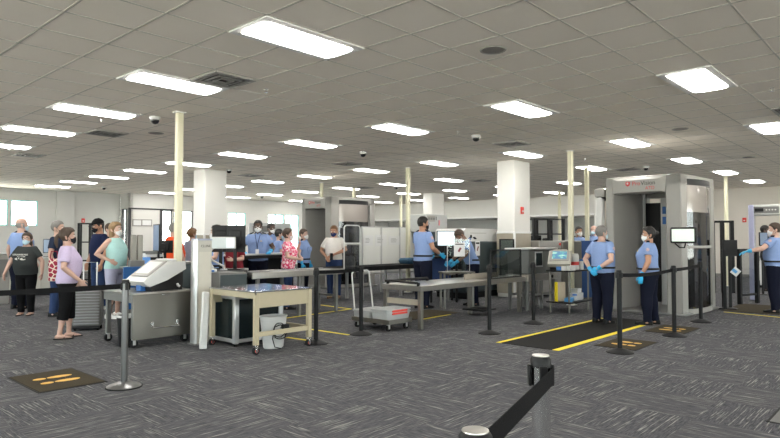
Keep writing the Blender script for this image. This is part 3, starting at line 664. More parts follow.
# projecting bay with glazed office fronts
dk = mat('dark_mullion', (.05, .05, .055), .4)
jog = [onU(114.5, 209.5, 11.55)[0], onU(127, 209.5, 11.55)[0]]
zt = onV(128.5, 208.3, VM)[1]
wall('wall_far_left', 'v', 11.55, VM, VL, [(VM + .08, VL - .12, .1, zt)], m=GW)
om = [spanV(162, 209, 172.5, 236, VM), spanV(173.5, 209, 193, 236, VM), spanV(228, 212, 246, 240, VM), spanV(268, 213.5, 284, 240, VM), spanV(285.5, 213.5, 299, 240, VM)]
om = [(a, b, .85, zt - .02) for a, b, c, d in om]
wall('wall_far_middle', 'u', VM, 11.55, 28.15, om)
window('v', 11.55, (VM + .08, VL - .12, .1, zt), dk, 1)
for i, o in enumerate(om): window('u', VM, o, dk if i < 2 else teal, 1 if i > 1 else 0)
mb = MB()
for px in (129.3, 161): a = onV(px, 220, VM)[0]; mb.box((a - .06, VM - .05, 0), (a + .06, VM + .01, zt), .004)
mb.box((11.5, VM - .05, zt - .03), (onV(181, 210, VM)[0], VM + .01, zt + .03), .004)
setting('trim_2', mb, dk)
# back wall: header over a deep recess
zh = onU(500, 217.2, UB)[1]; vr = onU(594, 215, UB)[0]
wall('wall_back', 'v', UB, vr, VM, z0=zh, th=.2, m=mat('header_paint', (.70, .69, .66), .75, 0, .025, 3, .02))
setting('trim_3', BX((UB - .02, vr, zh - .03), (UB + 2.3, VM, zh + .06), .004), M['trim'])
wall('wall_recess', 'v', 28.0, vr - .1, VM + .1, m=mat('recess_paint', (.55, .55, .53), .7, 0, .03, 3))
wall('wall_right', 'v', UR, VLO, vr, m=mat('warm_wall_paint', (.60, .565, .515), .75, 0, .025, 3, .02))
setting('wall_return', BX((UB, vr - .15, 0), (28.1, vr, CEIL), .001), WP)
# sides behind the camera; unseen windows added to brighten ceiling and upright faces
wall('wall_behind', 'v', ULO - .15, VLO, VL, [(-12, -1, .5, 2.9), (1, 12, .5, 2.9), (14, 25, .5, 2.9)])
for a, b in ((-12, -1), (1, 12), (14, 25)): window('v', ULO - .15, (a, b, .5, 2.9), M['alu'], 4)
wall('wall_near', 'u', VLO - .15, ULO, UHI, [(-6, 8, .5, 2.9), (10, 24, .5, 2.9)])
for a, b in ((-6, 8), (10, 24)): window('u', VLO - .15, (a, b, .5, 2.9), M['alu'], 5)
bm_ = MB(); bm_.box((ULO, VL - .012, 0), (11.55, VL, .1), .002); bm_.box((11.55, VM - .012, 0), (28, VM, .1), .002)
setting('baseboard_left', bm_, M['grey_dark']); setting('baseboard_right', BX((UR - .012, VLO, 0), (UR, vr, .1), .002), M['grey_dark'])
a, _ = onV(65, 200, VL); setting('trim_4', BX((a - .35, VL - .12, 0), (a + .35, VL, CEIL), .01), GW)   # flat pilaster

# columns
def column(name, px, py, lv, lu, wz):
    p = at(px, py, CEIL); q = UV(p); m = MB(); m.box((q[0], q[1], 0), (q[0] + lu, q[1] + lv, CEIL + .01), .012)
    o = setting(name, m, WP); w = MB(); e = .012
    w.box((q[0] - e, q[1] - e, .1), (q[0] + lu + e, q[1] + lv + e, wz), .004); w.build('wainscot', M['wains'], o)
    s = MB(); s.box((q[0] - .02, q[1] - .02, wz), (q[0] + lu + .02, q[1] + lv + .02, wz + .05), .004)
    for x, y in ((q[0], q[1]),): s.box((x - .02, y - .02, .1), (x + .03, y + .03, wz), .004)
    s.build('wainscot_trim', M['trim'], o); return q
column('trim_5', 205, 169, .61, .70, 1.57); cq = column('trim_6', 514, 160.2, .50, .78, 1.60); column('trim_7', 432, 193, .48, .84, 1.57)
# ------------------------------------------------------------------ ceiling lights
lit = mat('lamp_diffuser', (1.0, .97, .91), .5, 0, 0, emit=LAMP)
def make_light():
    t = thing('ceiling_light', '', 'ceiling light')
    f = MB(); a, b = .612, .304
    for s in (1, -1):
        f.box((-a, s * b, -.010), (a, s * (b - .085), .03), .003); f.box((s * a, -b + .085, -.010), (s * (a - .085), b - .085, .03), .003)
    f.build('frame', M['trim'], t)
    d = MB(); d.rings([((0, 0, z), (x, 0, 0), (0, y, 0)) for x, y, z in ()], 4) if False else None
    d.prism([(-.218, -.002), (-.190, -.024), (-.08, -.032), (.08, -.032), (.190, -.024), (.218, -.002), (.218, .004), (-.218, .004)], -.526, .526, 'x')
    d.build('diffuser', lit, t)
    return t
cl = make_light(); first = True
NEAR = {(0, 0): 'largest and nearest lit ceiling panel, at the top left of centre', (0, 1): 'lit ceiling panel right above the nearest cream pole at left', (1, -1): 'large lit ceiling panel near the upper right of the photo',
        (2, -1): 'lit ceiling panel cut by the right edge of the photo', (1, 0): 'lit ceiling panel between the round speaker and the wide white column', (0, 2): 'second lit panel to the left of the nearest cream pole',
        (0, 3): 'third lit panel to the left of the nearest cream pole', (1, 1): 'lit ceiling panel right at the centre of the photo, nearest of its row', (2, 0): 'lit ceiling panel before the right body scanner', (2, 1): 'lit ceiling panel just in front of the wide white column',
        (1, 2): 'lit ceiling panel right of the left column, second back from the photo centre', (0, 4): 'lit ceiling panel cut by the left edge of the photo', (3, 0): 'lit ceiling panel above the right body scanner', (4, 0): 'small lit ceiling panel behind the right body scanner', (5, 0): 'small lit ceiling panel near the right wall'}
ROWU = [-7 * G, 0, 7 * G, 14 * G, 20 * G, 26 * G, 32 * G]
lights_xy = []
for i, du in enumerate(ROWU):
    for k in range(-6, 9):
        U, V = U0 + du, V0 + k * 4 * G * .99 + (0 if k < 1 else .01 * k)
        V = V0 + k * 4 * G
        if U > UB - .8 or V > VM - .7 or V < VLO + 1: continue
        if k < -1 and k % 2: continue
        x, y = XY(U, V); key = (i - 1, k)
        far = 'small lit ceiling panel in the far rows over the checkpoint' if y > 14 else 'lit ceiling panel outside the picture'
        if first: o = place(cl, (x, y, CEIL), AU); o['label'] = NEAR.get(key, far); o['group'] = 'lit ceiling panels'; first = False
        else: o = dup(cl, (x, y, CEIL), AU, NEAR.get(key, far), 'lit ceiling panels')
        lights_xy.append((key, x, y))
# vents, speakers, cameras, sprinklers
def make_vent():
    t = thing('ceiling_vent', '', 'vent'); h = .29
    f = MB()
    for s in (1, -1): f.box((-h, s * h, -.012), (h, s * (h - .04), .01), .003); f.box((s * h, -h + .04, -.012), (s * (h - .04), h - .04, .01), .003)
    f.build('frame', M['grey_enc'], t); b = MB(); b.box((-.25, -.25, -.001), (.25, .25, .004), .001); b.build('backing', M['black'], t)
    for k in range(3):
        s = MB(); w = .235 - k * .07
        for sg in (1, -1): s.box((-w, sg * w, -.012 - .004 * k), (w, sg * (w - .03), -.003), .002); s.box((sg * w, -w + .03, -.012 - .004 * k), (sg * (w - .03), w - .03, -.003), .002)
        s.build('louvre', M['grey_dark'], t)
    return t
vents = [(228, 77, 'square ceiling vent between the two nearest lit panels at left'), (108, 132, 'square ceiling vent left of the nearest dome camera'), (510, 143.5, 'square ceiling vent right before the wide white column'), (22, 156, 'small ceiling vent near the left edge of the photo'),
         (346, 163.5, 'small ceiling vent right of the left column'), (632, 168.5, 'ceiling vent above the left corner of the right scanner'), (477, 180, 'tiny far ceiling vent left of the wide white column'), (779, 110, 'ceiling vent cut by the right edge of the photo'), (243, 176, 'small ceiling vent just right of the left column'), (372, 188, 'tiny far ceiling vent above the far left scanner')]
vt = make_vent()
for i, (px, py, lb) in enumerate(vents):
    p = at(px, py, CEIL - .004); q = UV(p); U = U0 + (math.floor((q[0] - U0) / G) + .5) * G; V = V0 + G * round((q[1] - V0) / G); x, y = XY(U, V)
    if i == 0: place(vt, (x, y, CEIL - .004), AU); vt['label'] = lb; vt['group'] = 'ceiling vents'
    else: dup(vt, (x, y, CEIL - .004), AU, lb, 'ceiling vents')
def make_spk():
    t = thing('ceiling_speaker', '', 'speaker'); m = MB(); m.lathe([(.11, .0), (.125, -.004), (.135, -.008), (.14, 0.0)], n=28); m.build('rim', M['grey_enc'], t)
    g = MB(); g.lathe([(.001, -.010), (.06, -.009), (.112, -.003), (.112, .0)], n=28); g.build('grille', mat('perforated_grille', (.22, .21, .20), .7, 0, .3, 300), t); return t
sp = make_spk()
for i, (px, py, lb) in enumerate([(493, 50, 'round grey speaker in the ceiling, nearest of its kind'), (680, 129, 'round ceiling speaker above the right body scanner'), (156, 133, 'round ceiling speaker behind the nearest dome camera'), (749, 157, 'small round ceiling speaker at the far right')]):
    x, y = at(px, py, CEIL - .003)
    if i == 0: place(sp, (x, y, CEIL - .003)); sp['label'] = lb; sp['group'] = 'ceiling speakers'
    else: dup(sp, (x, y, CEIL - .003), 0, lb, 'ceiling speakers')
def make_dome():
    t = thing('dome_camera', '', 'security camera'); m = MB(); m.lathe([(.001, 0), (.085, 0), (.085, -.03), (.07, -.05), (.001, -.05)], n=22); m.build('housing', M['white_pl'], t)
    d = MB(); d.lathe([(.066, -.045), (.066, -.07), (.05, -.10), (.025, -.115), (.001, -.118)], n=20); d.build('dome', mat('smoked_dome', (.01, .01, .012), .06, 0, .05), t); return t
dm = make_dome()
for i, (px, py, lb) in enumerate([(155, 120, 'dark dome camera hanging from the ceiling left of the nearest cream pole'), (476, 138, 'small dome camera before the wide white column'), (363, 154, 'small dome camera left of the photo centre'), (104, 188, 'tiny dome camera near the far left corner'), (646, 168, 'small dome camera above the right body scanner'), (229, 171, 'small dome camera by the top of the left column'), (262, 197, 'tiny dome camera over the far windows'), (396, 187.5, 'tiny dome camera before the far white column')]):
    x, y = at(px, py, CEIL - .05)
    if i == 0: place(dm, (x, y, CEIL)); dm['label'] = lb; dm['group'] = 'dome cameras'
    else: dup(dm, (x, y, CEIL), 0, lb, 'dome cameras')
def make_spr():
    t = thing('fire_sprinkler', '', 'sprinkler'); m = MB(); m.lathe([(.03, 0), (.03, -.006), (.012, -.01), (.010, -.045), (.001, -.046)], n=14); m.build('stem', M['chrome'], t)
    d = MB(); d.lathe([(.001, -.044), (.026, -.046), (.026, -.05), (.001, -.052)], n=14); d.build('deflector', M['chrome'], t); return t
sk = make_spr()
for i, (px, py, lb) in enumerate([(266, 91, 'small sprinkler head right of the nearest vent'), (458, 133, 'small sprinkler head left of the photo centre dome camera'), (772, 90, 'sprinkler head near the right edge of the photo'), (101, 120, 'sprinkler head among the lit panels at the left'), (585, 159, 'tiny sprinkler head beside a cream pole'), (9, 149, 'tiny sprinkler head by the left edge of the photo')]):
    x, y = at(px, py, CEIL - .03)
    if i == 0: place(sk, (x, y, CEIL)); sk['label'] = lb; sk['group'] = 'sprinkler heads'
    else: dup(sk, (x, y, CEIL), 0, lb, 'sprinkler heads')
# cream service poles, floor to ceiling
def make_pole():
    t = thing('service_pole', '', 'pole'); m = MB(); m.box((-.05, -.05, 0), (.05, .05, CEIL), .012); m.build('shaft', M['cream'], t)
    c = MB(); c.box((-.075, -.075, CEIL - .02), (.075, .075, CEIL - .001), .004); c.build('ceiling_collar', M['trim'], t)
    b = MB(); b.box((-.09, -.09, 0), (.09, .09, .015), .004); b.build('base_plate', M['trim'], t)
    return t
pl = make_pole()
POLES = [(178.3, 9.3, 'nearest cream service pole, behind the tilted white swab machine at left'), (571, 13.4, 'cream service pole right behind the grey swab machine cart'), (587.2, 16.3, 'cream service pole beside the blue barrier and left of the body scanner'), (408, 16.6, 'cream service pole behind the white frosted partition'),
         (321.5, 21.0, 'cream pole rising behind the far left body scanner'), (354, 23.0, 'thin cream pole over the right end of the far left scanner'), (401, 27.0, 'far thin cream pole just left of the partition pole'), (559.6, 24.6, 'far cream pole behind the black open rack'), (726.5, 18.8, 'cream service pole behind the right scanner and the black screen')]
for i, (px, Y, lb) in enumerate(POLES):
    x = dep(px, 225, Y)[0]
    if i == 0: place(pl, (x, Y, 0), AU); pl['label'] = lb; pl['group'] = 'cream service poles'
    else: dup(pl, (x, Y, 0), AU, lb, 'cream service poles')
# fire alarms on walls and column
def alarm(label, loc, rz):
    t = thing('fire_alarm', label, 'fire alarm', loc, rz, 'red fire alarms'); m = MB(); m.box((-.07, -.03, -.09), (.07, 0, .09), .01); m.build('housing', M['red'], t)
    m = MB(); m.box((-.03, -.042, -.04), (.03, -.028, .0), .004); m.build('strobe', M['white_pl'], t)
u_, z_ = onV(83, 220.5, VL); alarm('small red fire alarm on the far left wall', XY(u_, VL - .002) + (z_,), AU)
p = at(521.5, 210, 2.4); u1 = cq[0] + .36; x, y = XY(u1, cq[1]); alarm('red fire alarm on the wide white column', (x, y, dep(521, 210.5, y)[2]), AU)
v_, z_ = onU(744.5, 220, UR); alarm('small red fire alarm on the right wall by the metal detector', XY(UR - .002, v_) + (z_,), AU - math.pi / 2)
# ------------------------------------------------------------------ floor markings and mats
def floor_strip(name, label, a, b, w, m, group=None, h=.003):
    a, b = Vector(a), Vector(b); d = b - a; c = (a + b) / 2
    o = BX((-d.length / 2, -w / 2, 0), (d.length / 2, w / 2, h), .001).build(name, m); place(o, (c.x, c.y, .0005), math.atan2(d.y, d.x)); return tag(o, label, 'floor tape', group)
def Gd(px, py): return at(px, py, 0)
runA = [Gd(501, 343.2), Gd(592, 320.3), Gd(555.5, 350.5), Gd(640, 325.3)]
q = [UV(p) for p in runA]; v1 = (q[0][1] + q[1][1]) / 2; v2 = (q[2][1] + q[3][1]) / 2; ua, ub = (q[0][0] + q[2][0]) / 2, q[1][0] + .5
o = BX((ua, v2 + .03, 0), (ub + .1, v1 - .03, .006), .002).build('floor_runner', M['matblack']); o.rotation_euler = (0, 0, AU); tag(o, 'black floor runner between two yellow tape lines leading to the scanner', 'floor mat')
floor_strip('floor_tape', 'long yellow tape line on the left side of the black runner', XY(q[0][0], v1), XY(ub - .1, v1), .095, M['yellow'], 'yellow floor tape')
floor_strip('floor_tape', 'long yellow tape line on the right side of the black runner, nearest the camera', XY(q[2][0], v2), XY(ub - .15, v2), .125, M['yellow'], 'yellow floor tape')
for i, (a, b, lb) in enumerate([((351, 309), (280, 319), 'yellow tape line in front of the far scanner, meeting a shorter line at right'), ((351, 309), (320, 305), 'short yellow tape line turning away near the white T-shirt man'), ((349, 335), (281, 325), 'yellow tape line running behind the beige cart towards the stanchion'), ((312, 341), (287, 337.5), 'short yellow tape piece beside the white waste bin'), ((421, 319.5), (450, 314.5), 'short yellow tape line under the steel table by the officer'), ((724, 312), (786, 318), 'yellow tape line on the floor by the glass gate at right')]):
    floor_strip('floor_tape', lb, Gd(*a), Gd(*b), .06, M['yellow'], 'yellow floor tape')
def foot_mat(label, quad, prints=True, foot_along='u', pad=None):
    ps = [UV(Gd(*c)) for c in quad]; us = sorted(p[0] for p in ps); vs = sorted(p[1] for p in ps)
    a, b = (us[0] + us[1]) / 2, (us[2] + us[3]) / 2; c, d = (vs[0] + vs[1]) / 2, (vs[2] + vs[3]) / 2
    t = thing('floor_mat', label, 'floor mat', XY((a + b) / 2, (c + d) / 2), AU, 'mats on the carpet'); w, h = (b - a) / 2, (d - c) / 2
    BX((-w, -h, 0), (w, h, .008), .003).build('pad', pad or M['matfoot'], t)
    e = MB()
    for s in (1, -1): e.box((-w - .02, s * h, 0), (w + .02, s * (h + .02), .005), .002); e.box((s * w, -h, 0), (s * (w + .02), h, .005), .002)
    e.build('edging', M['black_rubber'], t)
    if prints:
        for s in (1, -1):
            fp = MB(); L = min(w, h) * .62; off_ = .115
            for y0, y1, k0, k1 in ((-L, -L * .35, .040, .05), (-L * .30, L, .046, .058)):
                poly = []
                for i in range(20):
                    a_ = 2 * math.pi * i / 20; poly.append(((y0 + y1) / 2 + (y1 - y0) / 2 * math.cos(a_), s * off_ + (k0 + k1) / 2 * math.sin(a_)))
                if foot_along == 'v': poly = [(b_, a_) for a_, b_ in poly]
                fp.prism(poly, .007, .0095, 'z')
            fp.build('footprint', M['orange'], t)
    return t
foot_mat('dark mat with two orange footprints, alone on the carpet at lower left', [(11, 377), (77, 368.5), (101, 383), (36, 393)])
foot_mat('mat with orange footprints behind the nearest right black stanchion', [(595, 344.5), (622, 338.5), (659, 343), (630, 351)], foot_along='v')
foot_mat('mat with orange footprints right of the female officer by the scanner', [(643, 330.5), (668, 325), (702, 329), (676, 335)], foot_along='v')
foot_mat('plain brown mat under the officer at the glass gate', [(724, 309), (748, 303), (800, 309), (778, 317)], False)
foot_mat('plain grey-brown mat under the steel table by the officer', [(392, 318), (420, 308), (446, 312), (420, 322)], False)
foot_mat('corner of a pale mat cut by the right edge of the photo', [(764, 417), (795, 404), (850, 417), (815, 434)], False, pad=mat('pale_mat', (.16, .16, .155), .8, 0, .1, 60))

# ------------------------------------------------------------------ belt stanchions
def make_stanchion(post_m, name='belt_stanchion', base_m=None):
    t = thing(name, '', 'stanchion')
    b = MB(); b.lathe([(.001, .02), (.165, .012), (.172, .004), (.172, 0), (.001, 0)], n=36); b2 = MB(); b2.lathe([(.165, .010), (.15, .022), (.06, .052), (.035, .06), (.001, .06)], n=36)
    b.build('base_weight', M['black_rubber'], t); b2.build('base_cover', base_m or post_m, t)
    p = MB(); p.lathe([(.0315, .05), (.0315, 1.022)], n=28); p.build('post', post_m, t)
    h = MB(); h.lathe([(.031, 1.018), (.0355, 1.020), (.0355, 1.048), (.030, 1.056), (.001, 1.056)], n=28); h.build('head', M['black_plastic'], t)
    c = MB(); c.lathe([(.001, 1.0545), (.029, 1.0575), (.0285, 1.060), (.001, 1.0615)], n=24); c.build('cap_disc', M['steel_top'] if post_m is not M['black'] else M['black_plastic'], t)
    for k in range(4):
        a = k * math.pi / 2; s = MB(); s.box((-.014, .033, .955), (.014, .044, 1.028), .003, rot=Matrix.Rotation(a, 3, 'Z'), piv=(0, 0, 0)); s.build('belt_clip', M['black_plastic'], t)
    return t
BELT_Z = .992
def belt(label, a, b, sag=.015, z=BELT_Z, w=.05, z0=None):
    a, b = Vector((a[0], a[1])), Vector((b[0], b[1])); d = (b - a).normalized(); a = a + d * .044; b = b - d * .044
    L = (b - a).length; m = MB(); n = 14; vs = []; fs = []; nx = Vector((-d.y, d.x)) * .0009
    for i in range(n + 1):
        t = i / n; p = a + (b - a) * t; zz = (z if z0 is None else z0 + (z - z0) * t) - sag * 4 * t * (1 - t) * L / 2
        for s in (1, -1):
            for k in (1, -1): vs.append((p.x + nx.x * k, p.y + nx.y * k, zz + s * w / 2))
    for i in range(n):
        A, B = i * 4, i * 4 + 4
        fs += [(A, A + 2, B + 2, B), (A + 1, B + 1, B + 3, A + 3), (A, B, B + 1, A + 1), (A + 2, A + 3, B + 3, B + 2)]
    fs += [(0, 1, 3, 2), (n * 4, n * 4 + 2, n * 4 + 3, n * 4 + 1)]
    m.add(vs, fs); o = m.build('barrier_belt', M['belt']); return tag(o, label, 'belt', 'stretched barrier belts')
sc = make_stanchion(M['chrome']); sg = make_stanchion(mat('satin_grey_post', (.20, .20, .20), .3, .8, .05)); sb = make_stanchion(M['black'])
SY = lambda px, Y: ((px - CX) / F * Y, Y)
S = {}
S['f1'] = (.521, 2.10); S['f2'] = (.179, 1.28)
place(sc, S['f1'], R(0)); sc['label'] = 'nearest shiny chrome belt post, with a black belt running to lower left'; sc['group'] = 'chrome belt stanchions'
dup(sc, S['f2'], R(20), 'chrome-capped black post top cut off at the bottom edge of the photo', 'chrome belt stanchions')
S['l'] = Gd(124, 387); place(sg, S['l'], R(40)); sg['label'] = 'lone grey metal stanchion at the left, in front of the steel swab cart'; sg['group'] = 'grey belt stanchion'
S['l0'] = (-4.75, 4.35); dup(sg, S['l0'], R(40), 'grey stanchion beyond the left edge of the photo', 'grey belt stanchion')
BL = [('a', 620, 352.5, 'black stanchion nearest the camera at right, before the footprint mat'), ('b', 674.5, 336, 'middle black stanchion of three at the right, beside the right footprint mat'), ('c', 701, 322, 'black stanchion at the right, standing against the scanner glass'), ('d', 489.5, 333.5, 'black stanchion standing in front of the long steel table'), ('e', 533.5, 323.5, 'black stanchion between the swab machine cart and the dark glass guard'),
      ('g', 316, 343.5, 'black stanchion just right of the beige cart'), ('h', 361, 334.5, 'black stanchion at the left end of the grey bin dolly')]
for i, (k, px, py, lb) in enumerate(BL):
    S[k] = Gd(px, py)
    if i == 0: place(sb, S[k], R(47)); sb['label'] = lb; sb['group'] = 'black belt stanchions'
    else: dup(sb, S[k], R(47), lb, 'black belt stanchions')
belt('wide black belt nearest the camera, between the two chrome posts', (S['f2'][0] + .008, S['f2'][1] + .0), (S['f1'][0] + .062, S['f1'][1] + .03), .0, w=.056, z0=1.015)
belt('long black belt crossing in front of the waiting passengers at left', S['l0'], S['l'], .01)
belt('black belt between the nearest two black stanchions at right', S['a'], S['b'], .03)
belt('black belt between the farther two black stanchions at right', S['b'], S['c'], .01)
belt('black belt between the two stanchions by the beige cart', S['g'], S['h'], .02)

# ------------------------------------------------------------------ helpers for furniture
def caster(mb_list, x, y, parent, r=.05):
    f = MB(); f.box((x - .025, y - .02, 2 * r - .01), (x + .025, y + .02, 2 * r + .03), .004); f.box((x - .02, y - .024, r * .7), (x + .02, y - .019, 2 * r), .002); f.box((x - .02, y + .019, r * .7), (x + .02, y + .024, 2 * r), .002)
    c = f.build('caster', M['alu'], parent); w = MB(); w.tube([(x, y - .016, r), (x, y + .016, r)], r, 18); w.build('wheel', M['black_rubber'], c); return c
def leg(parent, x, y, z, w=.05, m=None, name='leg'):
    b = MB(); b.box((x - w / 2, y - w / 2, .02), (x + w / 2, y + w / 2, z), .004); b.cyl((x, y), w * .55, 0, .025, 12); return b.build(name, m or M['steel'], parent)

# ------------------------------------------------------------------ steel swab cart, lower left
c0 = at(133.4, 293.6, .735)
t = thing('inspection_cart', 'steel-fronted rolling cart under the tilted white swab machine at left', 'cart', (c0[0], c0[1], 0), AU)
w, d = .90, .95
b = MB(); b.box((0, 0, .11), (w, .025, .715), .006); fp = b.build('front_panel', M['steel'], t)
b = MB()
for x in (.27, .63):
    b.box((x - .018, -.012, .265), (x + .018, .0, .335), .003); b.tube([(x, -.006, .28), (x, -.035, .27), (x, -.04, .255)], .006, 8)
b.tube([(.26, -.04, .255), (.64, -.04, .255)], .008, 8); b.build('handle', M['chrome'], fp)
b = MB(); b.box((.40, -.008, .685), (.52, .002, .70), .003); b.build('latch', M['chrome'], fp)
b = MB(); b.box((-.02, -.02, .715), (w + .02, d, .737), .004); b.build('worktop', M['steel_top'], t)
b = MB(); b.box((0, .03, .60), (.02, d - .01, .715), .004); b.box((w - .02, .03, .11), (w, d - .01, .715), .004); b.build('side_rail', M['grey_dark'], t)
for x, y in ((.05, .08), (w - .12, .08), (.05, d - .06), (w - .12, d - .06)):
    b = MB(); b.box((x - .03, y - .03, .12), (x + .03, y + .03, .715), .004); b.build('leg', M['grey_dark'], t); caster(None, x, y, t, .055)
bp = off(c0, .06, .27)
t2 = thing('waste_bin', 'small black waste bin on the floor beside the steel-fronted cart', 'bin', bp, AU)
b = MB(); b.rings([((0, 0, z), (a, 0, 0), (0, a, 0)) for z, a in ((0, .11), (.02, .12), (.40, .15), (.405, .155), (.41, .145), (.05, .11))], 20); b.build('bucket', M['black_plastic'], t2)
b = MB(); b.lathe([(.146, .40), (.162, .40), (.164, .425), (.15, .43), (.14, .41)], n=20); b.build('bag_rim', M['white_pl'], t2)
# explosive trace machines
def trace_machine(label, loc, rz, facing=1, scale=1.0, bodycol='white_pl', scr='white_pl'):
    t = thing('trace_detector', label, 'swab machine', loc, rz); t.scale = (scale,) * 3
    b = MB(); b.prism([(-.16, 0), (.24, 0), (.25, .10), (.25, .21), (.02, .11), (-.17, .05)], -.16, .16, 'y'); b.build('lower_housing', M['black_plastic'], t)
    b = MB(); b.prism([(-.26, .09), (-.28, .115), (-.22, .16), (.02, .32), (.10, .335), (.26, .325), (.27, .24), (.02, .12), (-.20, .055)], -.19, .19, 'y'); u = b.build('upper_housing', M[bodycol], t)
    a = math.atan2(.16, .24); rot = Matrix.Rotation(-a, 3, 'Y'); c = Vector((-.09, 0, .252))
    b = MB(); b.box((c.x - .155, -.165, c.z - .006), (c.x + .155, .165, c.z + .012), .008, rot=rot); b.build('bezel', M['grey_enc'], u)
    b = MB(); b.box((c.x - .115, -.125, c.z + .008), (c.x + .115, .125, c.z + .0155), .003, rot=rot); b.build('display', M[scr], u)
    b = MB(); b.box((.06, -.12, .33), (.20, .12, .36), .012); b.build('paper_hatch', M[bodycol], u)
    b = MB(); b.box((-.225, -.05, .0), (-.155, .05, .075), .008); b.build('swab_port', M['blue'], t)
    b = MB(); b.tube([(.17, -.165, .07), (.17, -.18, .05), (.19, -.18, .04)], .014, 8); b.build('side_knob', M['alu'], t)
    return t
e = off(c0, .46, .30, .738); trace_machine('tilted white swab machine with black base on the steel-fronted cart', e, AU + .12, scale=1.22)

# tall pillar with printed name, leaning board
pc = Gd(196, 345.3)
t = thing('sensor_pillar', 'tall narrow beige and silver sensor pillar left of the dark cabinet', 'pillar', (pc[0], pc[1], 0), AU)
b = MB(); b.box((0, 0, .02), (.235, .15, 1.445), .012); b.build('housing', M['beige_pl'], t)
b = MB(); b.prism([(0, -.005), (-.018, .03), (-.018, .13), (0, .155), (.015, .155), (.015, -.005)], .01, 1.45, 'z'); b.build('edge_profile', M['alu'], t)
b = MB(); b.box((.0, -.004, 1.44), (.24, .154, 1.465), .006); b.build('top_cap', mat('lilac_cap', (.40, .43, .55), .4), t)
b = MB(); b.box((-.03, -.03, 0), (.26, .18, .02), .004); b.build('base_plate', M['grey_dark'], t)
text('lettering', 'CLUNE', .048, mat('print_black', (.03, .03, .03), .6), t, (.135, -.001, 1.36), (R(90), 0, 0), .001)
b = MB(); b.box((.03, -.003, .25), (.215, .001, 1.28), .001); b.build('front_cover', mat('beige_cover', (.56, .53, .46), .5, 0, .03), t)
lp = Gd(203, 350)
t = BX((-.05, -.022, 0), (.05, .022, .75), .01).build('white_board', M['white_pl']); place(t, (lp[0], lp[1], .012)); t.rotation_euler = (R(-9), R(8), AU); tag(t, 'narrow white board leaning upright against the dark cabinet', 'board')

# ------------------------------------------------------------------ low dark cabinet and beige cart
cb = Gd(235.5, 346.5)
t = thing('equipment_cabinet', 'low dark glass cabinet with aluminium frame under the beige cart', 'cabinet', (cb[0], cb[1], 0), AU)
w, d, h = .74, .98, .69
for x, y in ((0, 0), (w, 0), (0, d), (w, d)):
    b = MB(); b.box((x - .035, y - .035, .035), (x + .035, y + .035, h), .008); b.build('corner_post', M['alu'], t)
    b = MB(); b.cyl((x, y), .025, 0, .04, 12); b.build('foot', M['black_rubber'], t)
b = MB()
for z in (.07, h - .03):
    for y in (0, d): BX((.03, y - .025, z - .025), (w - .03, y + .025, z + .025), .004).build('rail', M['alu'], t)
    for x in (0, w): BX((x - .025, .03, z - .025), (x + .025, d - .03, z + .025), .004).build('rail', M['alu'], t)
for nm, a, c in (('side_panel', (-.012, .03, .09), (.004, d - .03, h - .05)), ('front_panel', (.03, -.012, .09), (w - .03, .004, h - .05)), ('side_panel', (w - .004, .03, .09), (w + .012, d - .03, h - .05)), ('back_panel', (.03, d - .004, .09), (w - .03, d + .012, h - .05))):
    BX(a, c, .002).build(nm, M['dark_glass'], t)
BX((-.02, -.02, h), (w + .02, d + .02, h + .02), .004).build('top_panel', M['grey_dark'], t)
k0 = at(255.7, 291.5, .80)
t = thing('beige_cart', 'beige metal cart with shiny top and red-hubbed casters, in the left foreground', 'cart', (k0[0], k0[1], 0), AU)
w, d, h = .92, 1.08, .80
for x, y in ((.03, .03), (w - .03, .03), (.03, d - .03), (w - .03, d - .03)):
    b = MB(); b.box((x - .03, y - .03, .12), (x + .03, y + .03, h - .02), .004); b.build('leg', M['beige'], t)
    f = MB(); f.box((x - .022, y - .02, .09), (x + .022, y + .02, .13), .004)
    for s in (1, -1): f.box((x - .018, y + s * .022, .03), (x + .018, y + s * .026, .10), .001)
    cs = f.build('caster', M['chrome'], t); q = MB(); q.tube([(x, y - .017, .048), (x, y + .017, .048)], .048, 20); q.build('wheel', M['black_rubber'], cs)
    q = MB(); q.tube([(x, y - .021, .048), (x, y + .021, .048)], .024, 16); q.build('hub', M['red'], cs)
b = MB(); b.box((.06, .01, .585), (w - .06, .03, h - .02), .003); b.box((w - .03, .06, .585), (w - .01, d - .06, h - .02), .003); b.box((.01, .06, .70), (.03, d - .06, h - .02), .003); b.box((.06, d - .03, .585), (w - .06, d - .01, h - .02), .003); b.build('apron', M['beige'], t)
b = MB(); b.box((.06, .012, .22), (w - .06, .05, .28), .004); b.box((w - .05, .06, .22), (w - .012, d - .06, .28), .004); b.build('lower_rail', M['beige'], t)
tp = MB(); tp.box((-.005, -.005, h - .02), (w + .005, d + .005, h), .003); tp = tp.build('tabletop', mat('mirror_steel_top', (.66, .68, .72), .10, .95, .06, 5), t)
b = MB(); b.box((.0, .0, h - .05), (.02, .03, h + .012), .003); b.build('stop_clip', M['black'], t)
wb = off(k0, .50, .30)
t = thing('waste_bin', 'white waste bin with looped black cord, standing under the beige cart', 'bin', wb, AU)
b = MB(); b.rings([((0, 0, z), (a, 0, 0), (0, a * .8, 0)) for z, a in ((0, .135), (.015, .145), (.40, .19), (.425, .205), (.43, .2), (.40, .175), (.05, .135))], 22); b.build('bucket', M['white_pl'], t)
b = MB(); pts = []
for i in range(60):
    a = i / 59 * 4.6 * math.pi; pts.append((-.05 + .10 * math.cos(a) + i * .001, -.155 - .004 * (i % 7) - .02 * math.sin(a * .5), .27 + .085 * math.sin(a) - .0012 * i))
b.tube(pts, .007, 7); b.tube([(-.1, -.16, .28), (-.14, -.17, .15), (-.11, -.18, .04), (-.02, -.19, .012)], .007, 7); b.build('power_cord', M['black_rubber'], t)
